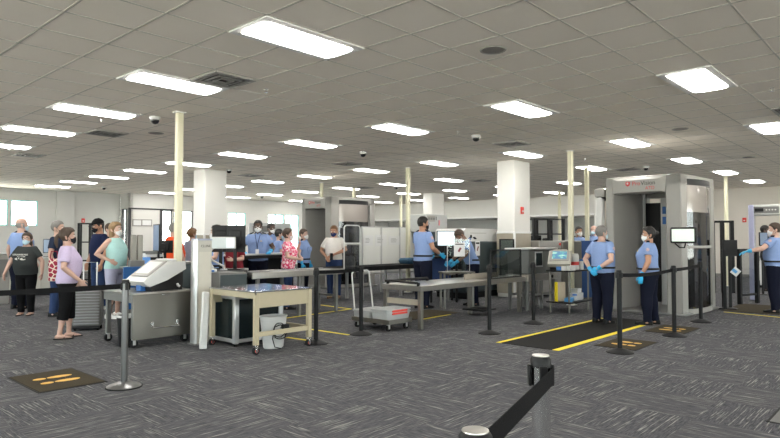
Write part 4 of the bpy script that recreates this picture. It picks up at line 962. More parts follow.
b = MB(); b.box((.02, -.19, .26), (.13, -.135, .32), .01); b.build('power_strip', M['black_plastic'], t)

# ------------------------------------------------------------------ long conveyors and tables (run along the lanes)
def conveyor(label, loc, L, W, H, roller=True, legm='steel', step=.11, nlegs=3, side='steel', rotz=AU, lower=True):
    t = thing('roller_conveyor', label, 'conveyor', loc, rotz)
    for y in (0, W): b = MB(); b.box((0, y - .015, H - .11), (L, y + .015, H), .004); b.build('side_rail', M[side], t)
    b = MB()
    n = int(L / step)
    for i in range(n):
        x = (i + .5) * L / n; b.tube([(x, .016, H - .03), (x, W - .016, H - .03)], .028 if step < .12 else .03, 10)
    if n: b.build('rollers', M['black_rubber' if roller == 'black' else 'grey_dark'], t, kind='stuff')
    b = MB(); b.box((.0, .016, H - .10), (L, W - .016, H - .08), .002); b.build('bed', M['black'], t)
    for i in range(nlegs):
        x = .15 + (L - .3) * i / max(1, nlegs - 1)
        for y in (.04, W - .04):
            b = MB(); b.box((x - .03, y - .03, .02), (x + .03, y + .03, H - .1), .004); b.cyl((x, y), .04, 0, .02, 14); b.build('leg', M[legm], t)
        if lower: b = MB(); b.box((x - .02, .07, .30), (x + .02, W - .07, .34), .003); b.build('cross_bar', M[legm], t)
    return t
cv = at(252, 272.9, .86); CVA = cv
conveyor('steel roller conveyor behind the beige cart, leading from the twin monitors to the stanchion', (cv[0], cv[1], 0), 2.2, .62, .86, True, 'grey_dark', nlegs=3, side='steel_top')
cv2 = Gd(337, 302); cv2 = off(cv2, -.80, -.12)
conveyor('black roller conveyor with pale legs in front of the white T-shirt man', cv2, 4.5, .62, .80, 'black', 'alu', nlegs=4, side='black', lower=False)
cv3 = off(Gd(400, 296), .0, .2)
# steel search table
t0 = at(421, 286.2, .70); TB = t0
t = thing('search_table', 'long stainless steel search table in the centre, between the dolly and the dark glass guard', 'table', (t0[0], t0[1], 0), AU)
L, W, H = 3.35, .86, .70
b = MB(); b.box((0, 0, H - .09), (L, W, H), .006); b.build('tabletop', M['steel_top'], t)
b = MB(); b.box((1.75, W * .45, H), (2.9, W * .45 + .02, H + .10), .004); b.build('upstand', mat('pale_wood_edge', (.44, .38, .31), .5, 0, .08), t)
for x, y in ((.05, .05), (.05, W - .05), (2.2, W - .28), (3.15, .05), (3.15, W - .05), (2.2, .05)):
    if (x, y) == (2.2, .05): continue
    b = MB(); b.box((x - .035, y - .035, .0), (x + .035, y + .035, H - .09), .004); b.build('leg', M['steel'], t)
b = MB(); b.box((.03, .09, .38), (.07, W - .09, .47), .003); b.build('end_brace', M['wains'], t)
b = MB(); b.box((2.0, .15, .1), (2.45, .62, .13), .003); b.build('foot_plate', M['black'], t)
b = MB(); b.tube([(-.02, W - .1, H + .05), (1.1, W - .1, H + .05)], .02, 8); b.tube([(-.02, .06, H + .045), (.12, W - .1, H + .05)], .02, 8)
for x, y in ((.02, .07), (.04, W - .1), (1.1, W - .1)): b.box((x - .02, y - .02, H - .01), (x + .02, y + .02, H + .05), .003)
b.build('guard_rail', M['black'], t)
# scanner tunnel exit with glass guards at the far end of the table
tx = off(t0, 3.36, .0)
t = thing('scanner_tunnel', 'dark inspection hood over a steel conveyor end, left of the swab machine cart', 'scanner', tx, AU)
b = MB(); b.box((.0, -.04, .60), (1.25, .50, .735), .006); b.build('conveyor_bed', M['steel_top'], t)
b = MB(); b.box((.05, -.02, .74), (1.2, .48, 1.24), .02); b.build('hood', mat('hood_slate', (.10, .105, .10), .35, 0, .08), t)
b = MB(); b.box((.0, -.06, 1.24), (1.25, .52, 1.275), .01); b.build('hood_lid', M['alu'], t)
b = MB(); b.box((.30, -.03, .88), (.62, -.018, 1.20), .003); b.build('window_frame', M['alu'], t)
b = MB(); b.box((.33, -.034, .91), (.59, -.026, 1.17), .002); b.build('window_glass', M['dark_glass'], t)
b = MB(); b.tube([(1.0, -.055, .665), (1.0, -.04, .665)], .035, 14); b.build('end_bearing', M['black'], t)
for x in (.08, .65, 1.17):
    for y in (.03, .44): leg(t, x, y, .60, .06, M['grey_dark'])
b = MB(); b.box((.08, .02, .28), (1.17, .05, .33), .003); b.box((.08, .43, .28), (1.17, .46, .33), .003); b.build('stretcher', M['grey_dark'], t)
def guard(label, loc, L, z0, z1, rotz=AU, tint=(.32, .36, .36), th=.03, frame='black', feet=True):
    t = thing('glass_guard', label, 'glass guard', loc, rotz)
    f = MB(); f.box((0, -th / 2, z0), (th, th / 2, z1), .003); f.box((L - th, -th / 2, z0), (L, th / 2, z1), .003); f.box((th, -th / 2, z1 - th), (L - th, th / 2, z1), .003); f.box((th, -th / 2, z0), (L - th, th / 2, z0 + th * .6), .003)
    f.build('frame', M[frame], t); BX((th, -.004, z0 + th * .6), (L - th, .004, z1 - th), .001).build('glass_sheet', glass('guard_%d' % int(tint[0] * 100), tint, .02 if tint[0] > .8 else .10), t)
    return t
guard('smoked glass guard in black frame on the right half of the steel table', off(t0, 2.12, .06, .70), 1.12, 0, .56, tint=(.60, .62, .62))
guard('tall clear smoked panel standing behind the steel table, right of the posters', off(t0, 3.95, 1.0, 0), .60, .55, 1.46, tint=(.45, .54, .56), frame='black')
# ------------------------------------------------------------------ big baggage x-ray behind the table
xm = dep(465, 260, 14.6)
t = thing('baggage_scanner', 'large slate-blue baggage scanner with white hood, behind the steel table', 'scanner', (xm[0], xm[1], 0), AU)
b = MB(); b.box((.0, .0, .15), (2.0, 1.0, 1.40), .03); b.build('cabinet', M['dark_body'], t)
b = MB(); b.prism([(.05, 1.40), (.05, 1.66), (.12, 1.72), (1.75, 1.72), (1.85, 1.60), (1.85, 1.40)], .05, .95, 'y'); b.build('hood', M['white_pl'], t)
b = MB(); b.tube([(.32, .035, 1.53), (.32, .055, 1.53)], .035, 14); b.build('key_switch', M['black'], t)
b = MB(); b.box((.30, .044, 1.60), (1.0, .052, 1.615), .002); b.build('hood_trim', M['grey_enc'], t)
b = MB(); b.box((.1, .05, .0), (1.9, .95, .15), .01); b.build('plinth', M['black'], t)
b = MB(); b.box((-.5, .1, .60), (.0, .9, .72), .006); b.build('outfeed', M['steel'], t)
for y in (.2, .8): leg(t, -.42, y, .60, .06, M['grey_dark'])
b = MB(); b.box((-.03, .1, .72), (.0, .9, 1.30), .004); b.build('curtain', M['black_rubber'], t)
# second scanner cabinet with the big white display to its left
xm2 = dep(440, 262, 16.9)
t = thing('baggage_scanner', 'dark baggage scanner cabinet with grey control tower, beyond the standing officer', 'scanner', (xm2[0], xm2[1], 0), AU)
b = MB(); b.box((0, 0, .1), (1.7, .9, 1.66), .03); b.build('cabinet', M['dark_body'], t)
b = MB(); b.box((-.25, .3, 1.66), (.75, .9, 2.16), .02); tw = b.build('control_tower', mat('tower_grey', (.44, .45, .45), .4, 0, .04), t)
b = MB(); b.box((-.2, .285, 1.95), (.15, .30, 2.12), .004); b.build('vent_panel', M['grey_enc'], tw)
for k in range(3): b = MB(); b.box((-.17 + k * .11, .278, 2.0), (-.09 + k * .11, .287, 2.07), .003); b.build('button_plate', M['grey_dark'], tw)
b = MB(); b.box((.32, .282, 1.85), (.37, .30, 2.0), .003); b.build('warning_tag', mat('pink_tag', (.7, .25, .28), .6), tw)
b = MB(); b.box((.2, .285, 2.0), (.22, .3, 2.1), .002); b.build('tower_seam', M['grey_dark'], tw)
b = MB(); b.box((-.05, .1, .55), (0, .8, 1.0), .004); b.build('tunnel_mouth', M['black_rubber'], t)
def monitor(label, loc, rz, w, h, scr, stand=.25, tilt=0, name='display_monitor', back='black_plastic', z0=None):
    t = thing(name, label, 'monitor', loc, rz)
    b = MB(); b.box((-w / 2, -.012, stand), (w / 2, .018, stand + h), .006); c = b.build('casing', M[back], t)
    b = MB(); b.box((-w / 2 + .018, -.0145, stand + .02), (w / 2 - .018, -.010, stand + h - .018), .001); b.build('screen', scr if not isinstance(scr, str) else M[scr], c)
    b = MB(); b.box((-w * .3, .018, stand + h * .2), (w * .3, .045, stand + h * .8), .01); b.build('rear_cover', M[back], c)
    if stand > 0:
        b = MB(); b.box((-.03, .02, .01), (.03, .05, stand + h * .5), .006); b.build('neck', M['black_plastic'], t); b = MB(); b.box((-.13, -.08, 0), (.13, .12, .015), .005); b.build('foot', M['black_plastic'], t)
    return t
mk = dep(446.5, 247, 14.1)
workd = thing('operator_desk', 'dark operator desk holding the large white display behind the steel table', 'desk', (mk[0], mk[1], 0), R(8))
BX((-.45, -.2, 1.02), (.25, .35, 1.06), .006).build('worktop', M['black'], workd)
for x, y in ((-.4, -.15), (.2, -.15), (-.4, .3), (.2, .3)): leg(workd, x, y, 1.02, .05, M['black'])
BX((-.4, .28, .3), (.2, .3, 1.0), .003).build('modesty_panel', M['navy'], workd)
monitor('large bright white display left of the bending officer with dark hair', (mk[0] - .0, mk[1] + .1, 1.06), R(8), .44, .36, 'screen', .23)
# posters on clear guards
def poster(label, px0, py0, px1, py1, Y, rz):
    a = dep(px0, py0, Y); b_ = dep(px1, py1, Y); w = (b_[0] - a[0]) / max(.5, math.cos(rz - 0)); h = a[2] - b_[2]
    t = thing('paper_notice', label, 'notice', ((a[0] + b_[0]) / 2, Y, b_[2]), rz)
    BX((-w / 2, -.002, 0), (w / 2, .002, h), .0005).build('sheet', M['paper'], t)
    b = MB(); b.box((-w * .38, -.0035, h * .84), (w * .38, -.0015, h * .91), .0004); b.build('heading', M['black'], t)
    b = MB(); b.tube([(-.02, -.0025, h * .34), (.0, -.0025, h * .46), (.03, -.0025, h * .62)], .022, 10, flat=.05, side=(1, 0, 0)); b.build('picture', mat('print_maroon', (.22, .04, .05), .7, 0, .5, 40), t)
    return t
gz = guard('clear guard panel holding the larger printed notice by the bending officer', (dep(447, 255, 12.6)[0], 12.6, 0), .50, .78, 1.46, R(12), tint=(.88, .92, .92), th=.012, frame='alu')
poster('larger printed notice hung on the clear guard left of the pair', 453.8, 242.5, 465, 256.5, 12.57, R(12))
gp = thing('side_table', 'steel side table under the clear guard with the printed notice', 'table', (dep(447, 255, 12.6)[0], 12.6, 0), R(12))
BX((-.1, -.06, .74), (.6, .3, .775), .004).build('tabletop', M['steel'], gp)
for x, y in ((-.06, -.02), (.56, -.02), (-.06, .26), (.56, .26)): leg(gp, x, y, .74, .04, M['steel'])
pz = UV((xm[0], xm[1])); pu, pzz = onV(477.5, 248, pz[1] - .002)
x, y = XY(pu, pz[1] - .006); t = thing('paper_notice', 'smaller printed notice stuck on the slate scanner, right of the pair', 'notice', (x, y, pzz - .19), AU)
BX((-.10, -.002, 0), (.10, .002, .36), .0005).build('sheet', M['paper'], t); BX((-.075, -.0035, .29), (.075, -.0015, .33), .0004).build('heading', M['black'], t)
b = MB(); b.tube([(-.02, -.0025, .12), (.0, -.0025, .17), (.03, -.0025, .23)], .022, 10, flat=.05, side=(1, 0, 0)); b.build('picture', MATS['print_maroon'], t)

# ------------------------------------------------------------------ dolly with grey trays
dk0 = Gd(389, 332)
t = thing('tray_dolly', 'low wheeled dolly with a white loop handle, left of the steel table', 'dolly', (dk0[0], dk0[1], 0), AU)
w, d = .50, .80
BX((-.02, -.02, .13), (w + .02, d + .02, .17), .006).build('deck', M['grey_dark'], t)
b = MB(); b.box((-.03, -.03, .115), (w + .03, -.02, .185), .003); b.box((-.03, -.02, .115), (-.02, d + .02, .185), .003); b.box((w + .02, -.02, .115), (w + .03, d + .02, .185), .003); b.build('bumper', M['steel'], t)
for x, y in ((.04, .05), (w - .04, .05), (.04, d - .05), (w - .04, d - .05)): caster(None, x, y, t, .05)
b = MB(); y = d - .01; P = [(.03, y, .17), (.035, y + .05, .55), (.04, y + .09, .84)]
P += [(.04 + .06 * (1 - math.cos(a)), y + .09 + .005, .84 + .08 * math.sin(a)) for a in (.5, 1.0, 1.57)] + [(w - .10, y + .095, .92)] + [(w - .04 - .06 * (1 - math.cos(a)), y + .095, .84 + .08 * math.sin(a)) for a in (1.0, .5, 0)] + [(w - .035, y + .05, .55), (w - .03, y, .17)]
b.tube(P, .013, 10); b.build('handle', M['white_pl'], t)
def make_tray():
    t = thing('plastic_tray', '', 'tray'); W, D, H = .29, .20, .13
    def rr(w, d, r, z):
        out = []
        for cx_, cy_, a0 in ((w - r, d - r, 0), (-w + r, d - r, 90), (-w + r, -d + r, 180), (w - r, -d + r, 270)):
            for k in range(4): a = R(a0 + 30 * k); out.append((cx_ + r * math.cos(a), cy_ + r * math.sin(a), z))
        return out
    L = [rr(W - .03, D - .03, .03, 0), rr(W - .012, D - .012, .035, H - .02), rr(W, D, .04, H - .02), rr(W, D, .04, H), rr(W - .018, D - .018, .035, H), rr(W - .045, D - .045, .03, .012)]
    m = MB(); vs = sum(L, []); n = 16; fs = [(i * n + k, i * n + (k + 1) % n, (i + 1) * n + (k + 1) % n, (i + 1) * n + k) for i in range(len(L) - 1) for k in range(n)] + [tuple(range(n)), tuple(5 * n + k for k in range(n))]
    m.add(vs, fs); m.build('tub', M['bin'], t)
    for s in (1, -1): BX((-.18, s * (D - .012), H - .045), (.18, s * (D + .008), H - .012), .004).build('handle_strip', mat('red_handle', (.70, .07, .05), .5), t)
    return t
tr = make_tray(); place(tr, off(dk0, .26, .20, .17), AU); tr['label'] = 'lower grey tray with red handle on the near end of the dolly'; tr['group'] = 'grey trays on the dolly'
dup(tr, off(dk0, .26, .20, .21), AU, 'upper grey tray with red handle on the near end of the dolly', tr['group'])
dup(tr, off(dk0, .25, .60, .17), AU, 'single grey tray with red rim on the far end of the dolly, by the handle', tr['group'])
trb = at(401, 258, .84)
# bag on the conveyor
q = UV(cv2); u_ = None
bx = off(cv2, 3.65, .33, .80)
t = thing('duffel_bag', 'flat dark blue bag lying on the black roller conveyor by the officer', 'bag', bx, AU)
b = MB(); b.box((-.28, -.19, 0), (.28, .19, .15), .05); b.build('shell', mat('teal_blue_fabric', (.03, .09, .16), .8, 0, .15, 60), t)
b = MB(); b.tube([(-.12, -.2, .12), (-.1, -.24, .15), (.1, -.24, .15), (.12, -.2, .12)], .012, 8); b.build('handle', M['black'], t); b = MB(); b.box((-.284, -.194, .07), (.284, .194, .08), .002); b.build('zip', M['black'], t)

# ------------------------------------------------------------------ swab cart at right with its machine
e0 = Gd(570, 314.5)
t = thing('utility_cart', 'black two-shelf cart beside the officer with clasped hands, carrying the swab machine', 'cart', (e0[0], e0[1], 0), AU)
w, d, h = .92, .46, .845
for x, y in ((.03, .03), (w - .03, .03), (.03, d - .03), (w - .03, d - .03)): b = MB(); b.tube([(x, y, 0), (x, y, h - .02)], .017, 10); b.build('leg', M['steel'], t)
for nm, z in (('top_shelf', h - .03), ('lower_shelf', .20)): BX((-.03, -.03, z), (w + .03, d + .03, z + .03), .006).build(nm, M['black'], t)
trace_machine('grey swab machine with blue-green touch screen on the black cart', off(e0, .20, .30, h), R(70), scale=1.12, bodycol='beige_pl', scr='screen_blue')
def box_item(name, label, cat, loc, sx, sy, sz, m, group=None, rz=AU, lid=None):
    t = thing(name, label, cat, loc, rz, group); BX((-sx / 2, -sy / 2, 0), (sx / 2, sy / 2, sz), .004).build('carton', m, t)
    if lid is not None: BX((-sx / 2 - .002, -sy / 2 - .002, sz * .62), (sx / 2 + .002, sy / 2 + .002, sz + .002), .003).build('lid', lid, t)
    return t
box_item('small_box', 'small white box on the black cart top, left of the two below the swab machine', 'box', off(e0, -.0, .10, h), .10, .10, .085, M['white_pl'], 'boxes on the black cart')
box_item('glove_box', 'white and blue glove box on the black cart top below the swab machine', 'box', off(e0, .10, -.0 + .02, h), .20, .10, .09, M['white_pl'], 'boxes on the black cart', lid=M['white_pl'])
def bottle(name, label, loc, r, hh, m, capm, bandm=None):
    t = thing(name, label, 'bottle', loc, 0, 'bottles on the black cart'); b = MB(); b.lathe([(.001, 0), (r * .95, 0), (r, .01), (r, hh * .85), (r * .6, hh * .95), (r * .35, hh), (.001, hh)], n=18); b.build('canister', m, t)
    b = MB(); b.lathe([(r * .96, hh * .84), (r * 1.02, hh * .86), (r * .8, hh * 1.06), (.001, hh * 1.07)], n=18); b.build('cap', capm, t)
    if bandm: b = MB(); b.lathe([(r * 1.005, hh * .3), (r * 1.012, hh * .3), (r * 1.012, hh * .52), (r * 1.005, hh * .52)], n=18); b.build('label_band', bandm, t)
bottle('wipe_canister', 'tall white wipe canister with red band on the black cart', off(e0, .56, .16, h), .085, .30, M['white_pl'], M['white_pl'], M['red'])
bottle('wipe_canister', 'slim white bottle beside the wipe canister on the black cart', off(e0, .64, .05, h), .04, .20, M['white_pl'], M['blue'])
t = thing('file_folder', 'upright tan folder with bright yellow spine on the lower cart shelf', 'folder', off(e0, .06, .30, .23), R(15)); BX((0, -.035, 0), (.17, .035, .38), .006).build('cover', mat('tan_card', (.45, .38, .28), .7), t); BX((-.03, -.037, 0), (.001, .037, .38), .003).build('spine', M['yellow'], t)
box_item('blue_pack', 'flat blue packs on the lower cart shelf beside the yellow-spined folder', 'pack', off(e0, .22, .12, .23), .30, .14, .07, mat('pack_blue', (.05, .25, .55), .5), None, AU + .3)
box_item('small_box', 'white box on the lower cart shelf at right, beneath the tall canister', 'box', off(e0, .62, .16, .23), .28, .18, .14, M['white_pl'], 'boxes on the black cart')
bottle('wipe_canister', 'small blue-capped canister on the lower cart shelf', off(e0, .42, .10, .23), .05, .12, M['white_pl'], M['blue'])
box_item('small_box', 'upper white box with blue top on the lower cart shelf', 'box', off(e0, .66, .18, .372), .18, .14, .08, M['white_pl'], 'boxes on the black cart', lid=M['white_pl'])
# ------------------------------------------------------------------ body scanners
def body_scanner(label, corner, rz, W=1.50, D=1.80, H=2.71, detail=True):
    """corner = front right outer corner (seen from the entrance); local x = through the portal, y = to the left"""
    t = thing('body_scanner', label, 'body scanner', (corner[0], corner[1], 0), rz)
    g = M['grey_enc']; lz = 2.36
    BX((-.06, -.06, 0), (D + .06, W + .06, .05), .02).build('floor_plate', M['grey_dark'], t)
    b = MB(); b.box((0, 0, .03), (.30, .29, H), .02); b.build('front_post', g, t)
    b = MB(); b.box((0, W - .17, .03), (.30, W, H), .02); b.build('front_post', g, t)
    b = MB(); b.box((D - .20, 0, .03), (D, .20, H), .02); b.build('rear_post', g, t)
    b = MB(); b.box((D - .20, W - .17, .03), (D, W, H), .02); b.build('rear_post', g, t)
    b = MB(); b.prism([(.0, .29), (.0, W - .17), (.72, W - .40), (.72, W - .30), (.30, W - .03), (D - .3, W - .03), (D - .3, W), (.0, W)][0:0] or [(.02, W - .172), (.80, W - .30), (D - .25, W - .172), (D - .25, W - .02), (.02, W - .02)], .05, lz + .05, 'z'); b.build('inner_wall', g, t)
    # roof with sloped lintels
    b = MB(); b.box((.0, .0, lz + .14), (D, W, H), .02); b.build('roof', g, t)
    for nm, xs in (('front_lintel', 1), ('rear_lintel', -1)):
        x0 = 0 if xs == 1 else D
        b = MB(); pr = [(x0 - xs * .012, .29), (x0 - xs * .012, W - .17), (x0 + xs * .16, W - .17), (x0 + xs * .16, .29)]
        vs = []; 
        for x, y, z in ((-.014, .28, H - .03), (-.014, W - .16, H - .03), (-.055, W - .30, H - .08), (-.055, .42, H - .08), (-.055, .36, lz + .03), (-.055, W - .24, lz + .03), (.0, W - .17, lz), (.0, .29, lz), (.2, .29, lz), (.2, W - .17, lz), (.2, W - .17, H - .03), (.2, .29, H - .03)): vs.append((x0 + xs * x, y, z))
        b.add(vs, [(0, 1, 2, 3), (3, 2, 5, 4), (4, 5, 6, 7), (0, 3, 4, 7), (1, 6, 5, 2), (7, 6, 9, 8), (8, 9, 10, 11), (0, 11, 10, 1), (0, 7, 8, 11), (1, 10, 9, 6)]); lt = b.build(nm, g, t)
        if xs == 1:
            ry = -math.pi / 2
            text('lettering', 'Pro', .115, mat('print_red', (.55, .03, .04), .5), lt, (-.058, W * .5 - .005, H - .155), (R(90), 0, R(-90)), .002, align='RIGHT')
            text('lettering', 'Vision', .115, mat('print_black', (.03, .03, .03), .6), lt, (-.058, W * .5 - .012, H - .155), (R(90), 0, R(-90)), .002, align='LEFT')
            text('lettering', 'ATD', .09, mat('print_red', (.55, .03, .04), .5), lt, (-.058, W * .5 - .19, H - .255), (R(90), 0, R(-90)), .001)
            s = MB(); cy = W * .5 + .245; cz = H - .155
            s.prism([(cy - .04, cz + .045), (cy + .045, cz + .05), (cy + .05, cz - .015), (cy + .01, cz - .05), (cy - .03, cz - .03), (cy - .04, cz)], -.058, -.0545, 'x'); s.build('emblem', MATS['print_red'], lt)
            s = MB(); s.prism([(cy - .01, cz + .03), (cy + .03, cz + .03), (cy + .02, cz - .005), (cy - .005, cz - .01)], -.0595, -.0575, 'x'); s.build('emblem_cutout', M['white_pl'], lt)
    # curved mast enclosure on both sides
    for sd in (0, 1):
        def arc(r0, r1, z0, z1, n=14):
            m = MB(); vs = []; fs = []
            for i in range(n + 1):
                a = math.pi * i / n; x = D / 2 + (D / 2 - .24) * -math.cos(a); bul = .20 * math.sin(a)
                for rr in (r0, r1):
                    y = (.10 - bul - rr) if sd == 0 else (W - .10 + bul + rr)
                    vs += [(x, y, z0), (x, y, z1)]
            for i in range(n):
                A, B = i * 4, i * 4 + 4
                fs += [(A, B, B + 1, A + 1), (A + 2, A + 3, B + 3, B + 2), (A + 1, B + 1, B + 3, A + 3), (A, A + 2, B + 2, B)]
            fs += [(0, 1, 3, 2), (n * 4, n * 4 + 2, n * 4 + 3, n * 4 + 1)]
            return m.add(vs, fs)
        arc(0, .02, 2.50, 2.62).build('top_ring', M['black_plastic'], t)
        arc(0, .012, 1.98, 2.50).build('upper_shroud', mat('gloss_shroud', (.34, .31, .29), .12, .3, .03, 5, coat=.5), t)
        arc(0, .008, .12, 1.98).build('curved_glass', glass('scanner_glass', (.42, .42, .44), .16), t)
        arc(-.01, .03, .03, .12).build('base_ring', M['grey_enc'], t)
        arc(.005, .03, 1.28, 1.33).build('mid_rail', g, t)
        b = MB(); y = .14 if sd == 0 else W - .22
        b.box((D * .38, y, .1), (D * .58, y + .10, 2.45), .02); b.build('antenna_mast', M['black_plastic'], t)
        b = MB(); b.box((D * .72, y - .03, .1), (D * .76, y + .03, 2.45), .006); b.build('inner_strut', M['white_pl'], t)
    # inside: dark back drum and white guide post
    b = MB(); b.box((D - .30, 1.0, .1), (D - .24, W - .18, 2.25), .01); b.build('dark_screen', M['black_plastic'], t)
    b = MB(); b.box((D - .34, .80, .05), (D - .24, .97, 2.35), .01); gp_ = b.build('guide_post', M['white_pl'], t)
    for z in (2.0, 1.78): BX((D - .348, .84, z), (D - .338, .93, z + .16), .002).build('blue_sticker', M['blue'], gp_)
    b = MB(); b.box((-.05, W - .30, 0), (0, W - .02, .02), .004)
    return t
SCAN = body_scanner('large grey walk-through body scanner at right, in front of the two officers', at(683, 317, 0), R(44))
b = MB(); b.box((-.12, -.30, 1.38), (-.06, .17, 1.68), .02); tb = b.build('operator_display', M['black_plastic'], SCAN); BX((-.125, -.265, 1.415), (-.118, .135, 1.645), .003).build('screen', mat('pale_green_screen', (.72, .80, .72), .3, 0, .05, 6, emit=.55), tb)
b = MB(); b.tube([(-.09, -.10, 1.38), (-.09, -.08, 1.30), (-.06, .02, 1.30), (-.07, .10, 1.38)], .012, 8); b.build('cable_loop', M['black_rubber'], tb)
b = MB(); b.box((-.05, 1.52, 2.33), (.35, 1.72, 2.50), .02); sn = b.build('sensor_box', M['grey_enc'], SCAN); BX((-.04, 1.56, 1.72), (.10, 1.70, 2.32), .02).build('hanging_panel', M['white_pl'], sn); BX((-.02, 1.56, 2.26), (.30, 1.69, 2.335), .01).build('sensor_lens', M['black_plastic'], sn)
body_scanner('far grey walk-through body scanner left of centre, behind the white T-shirt man', dep(331, 240, 17.6)[:2], R(44), W=1.45, D=1.75, H=2.71)
# ------------------------------------------------------------------ frosted partition and white tube divider
pa = dep(362, 240, 16.4); pb = dep(417, 240, 17.6); ang = math.atan2(pb[1] - pa[1], pb[0] - pa[0]); LL = math.hypot(pb[0] - pa[0], pb[1] - pa[1])
t = thing('partition_screen', 'white frosted three-panel partition right of the far scanner', 'partition', (pa[0], pa[1], 0), ang)
fro = mat('frosted_acrylic', (.82, .82, .79), .3, 0, .03, 4, coat=.2)
for k in range(4): x = LL * k / 3; b = MB(); b.box((x - .02, -.025, 0), (x + .02, .025, 1.80), .004); b.build('post', M['alu'], t)
for k in range(3): x = LL * k / 3; BX((x + .02, -.006, .55), (x + LL / 3 - .02, .006, 1.78), .002).build('panel', fro, t)
b = MB(); b.box((.02, -.02, .50), (LL - .02, .02, .55), .003); b.build('bottom_rail', M['alu'], t); BX((.02, -.02, 1.78), (LL - .02, .02, 1.80), .003).build('top_rail', M['alu'], t)
for k, (f0, f1, z0, z1, lb) in enumerate(((.02, .18, 1.28, 1.56, 'white sheet taped to the left partition panel, partly behind the tube divider'), (.22, .42, 1.26, 1.58, 'white sheet on the left partition panel, right of the other sheet'), (.46, .68, 1.30, 1.54, 'white reflection on the middle partition panel, built as a flat sheet'))):  # last entry is a white reflection built as a pale sheet
    p = (pa[0] + (pb[0] - pa[0]) * (f0 + f1) / 2 + .016 * math.sin(ang), pa[1] + (pb[1] - pa[1]) * (f0 + f1) / 2 - .016 * math.cos(ang))
    s = thing('paper_or_glare', lb, 'paper', (p[0], p[1], z0), ang, 'sheets on the partition'); BX((-(f1 - f0) * LL / 2, -.002, 0), ((f1 - f0) * LL / 2, .001, z1 - z0), .0005).build('sheet', M['paper'], s)
    b = MB(); 
    for j in range(4): b.box((-(f1 - f0) * LL * .3, -.003, (z1 - z0) * (.3 + .13 * j)), ((f1 - f0) * LL * (.1 + .05 * (j % 3)), -.0015, (z1 - z0) * (.33 + .13 * j)), .0002)
    b.build('printed_lines', M['grey_dark'], s)
da = min((off(cv2, k * .01, -.03) for k in range(450)), key=lambda p: abs(p[0] / p[1] * F + CX - 344))
t = thing('tube_divider', 'white tube frame with clear pane standing on the black conveyor beside the white T-shirt man', 'divider', (da[0], da[1], .70), AU)
b = MB(); LW = .52; P = [(0, 0, 0), (0, 0, 1.0)] + [(.08 * (1 - math.cos(a)), 0, 1.0 + .08 * math.sin(a)) for a in (.5, 1.0, 1.57)] + [(LW - .08, 0, 1.08)] + [(LW - .08 + .08 * math.sin(a), 0, 1.0 + .08 * math.cos(a)) for a in (.5, 1.0, 1.57)] + [(LW, 0, 0)]
b.tube(P, .015, 10); b.build('frame', M['white_pl'], t); b = MB(); b.box((.01, -.012, .64), (LW, .012, .675), .005); b.build('cross_bar', M['white_pl'], t); BX((.02, -.004, .05), (LW - .02, .004, 1.05), .001).build('pane', glass('clear_pane', (.93, .95, .95), .08), t)

# ------------------------------------------------------------------ middle left: counter, twin monitors, desk
ct = dep(247, 253, 12.5); ce = dep(292, 253.2, 13.9)
ang = math.atan2(ce[1] - ct[1], ce[0] - ct[0]); LL = math.hypot(ce[0] - ct[0], ce[1] - ct[1])
t = thing('black_counter', 'black waist-high counter with pale top where the officer in white mask rests his hands', 'counter', (ct[0] - .3, ct[1], 0), ang)
b = MB(); b.box((0, -.02, 1.10), (LL + .6, .45, 1.135), .006); b.build('countertop', M['alu'], t); b = MB(); b.box((0, -.015, 1.03), (LL + .6, .44, 1.10), .004); b.build('fascia', M['black'], t)
for x in (.04, LL + .55):
    for y in (.03, .40): leg(t, x, y, 1.03, .05, M['black'])
BX((.06, .38, .3), (LL + .5, .41, 1.03), .003).build('back_panel', M['black'], t)
for px, lb in ((221, 'left one of the two large black monitors seen from behind, left of the standing officer'), (236, 'right one of the two large black monitors seen from behind')):
    p = dep(px, 249, 10.7 if px < 230 else 10.5); monitor(lb, (p[0], p[1], .93), R(180) + (R(12) if px < 230 else R(-8)), .31 if px < 230 else .34, .47, 'screen_dim', .30, z0=0)
for nm in (0,):
    pd = dep(224, 262, 10.75); t = thing('operator_desk', 'operator desk carrying the twin black monitors behind the roller conveyor', 'desk', (pd[0], pd[1], 0), R(12))
    BX((-.42, -.22, .89), (.42, .3, .925), .006).build('worktop', M['grey_dark'], t)
    for x in (-.38, .38):
        for y in (-.18, .26): leg(t, x, y, .89, .05, M['black'])
p = dep(223, 242.8, 10.2)
t = thing('display_monitor', 'small pale flat display on a bent white arm in front of the twin black monitors', 'monitor', (p[0], p[1], p[2]), R(10))
BX((-.21, -.01, -.10), (.21, .02, .10), .008).build('casing', M['white_pl'], t); b = MB(); b.box((-.19, -.0125, -.085), (.05, -.009, .085), .001); b.build('screen', mat('grey_green_screen', (.50, .55, .55), .3, 0, .1, 4, emit=.25), t); BX((.05, -.0125, -.085), (.19, -.009, .085), .001).build('side_screen', mat('pale_screen', (.70, .75, .78), .3, 0, .05, 4, emit=.35), t)
b = MB(); b.tube([(-.05, .03, 0), (-.16, .05, -.09), (-.26, -.02, -.18), (-.18, .10, -.30), (.0, .16, -.40), (.0, .18, -(p[2] - .93))], .018, 10); b.build('arm', M['white_pl'], t); b = MB(); b.box((-.05, .01, -.035), (.05, .06, .035), .01); b.build('bracket', M['grey_dark'], t); b = MB(); b.cyl((.0, .18), .06, -(p[2] - .928), -(p[2] - .95), 16); b.build('clamp_base', M['alu'], t)
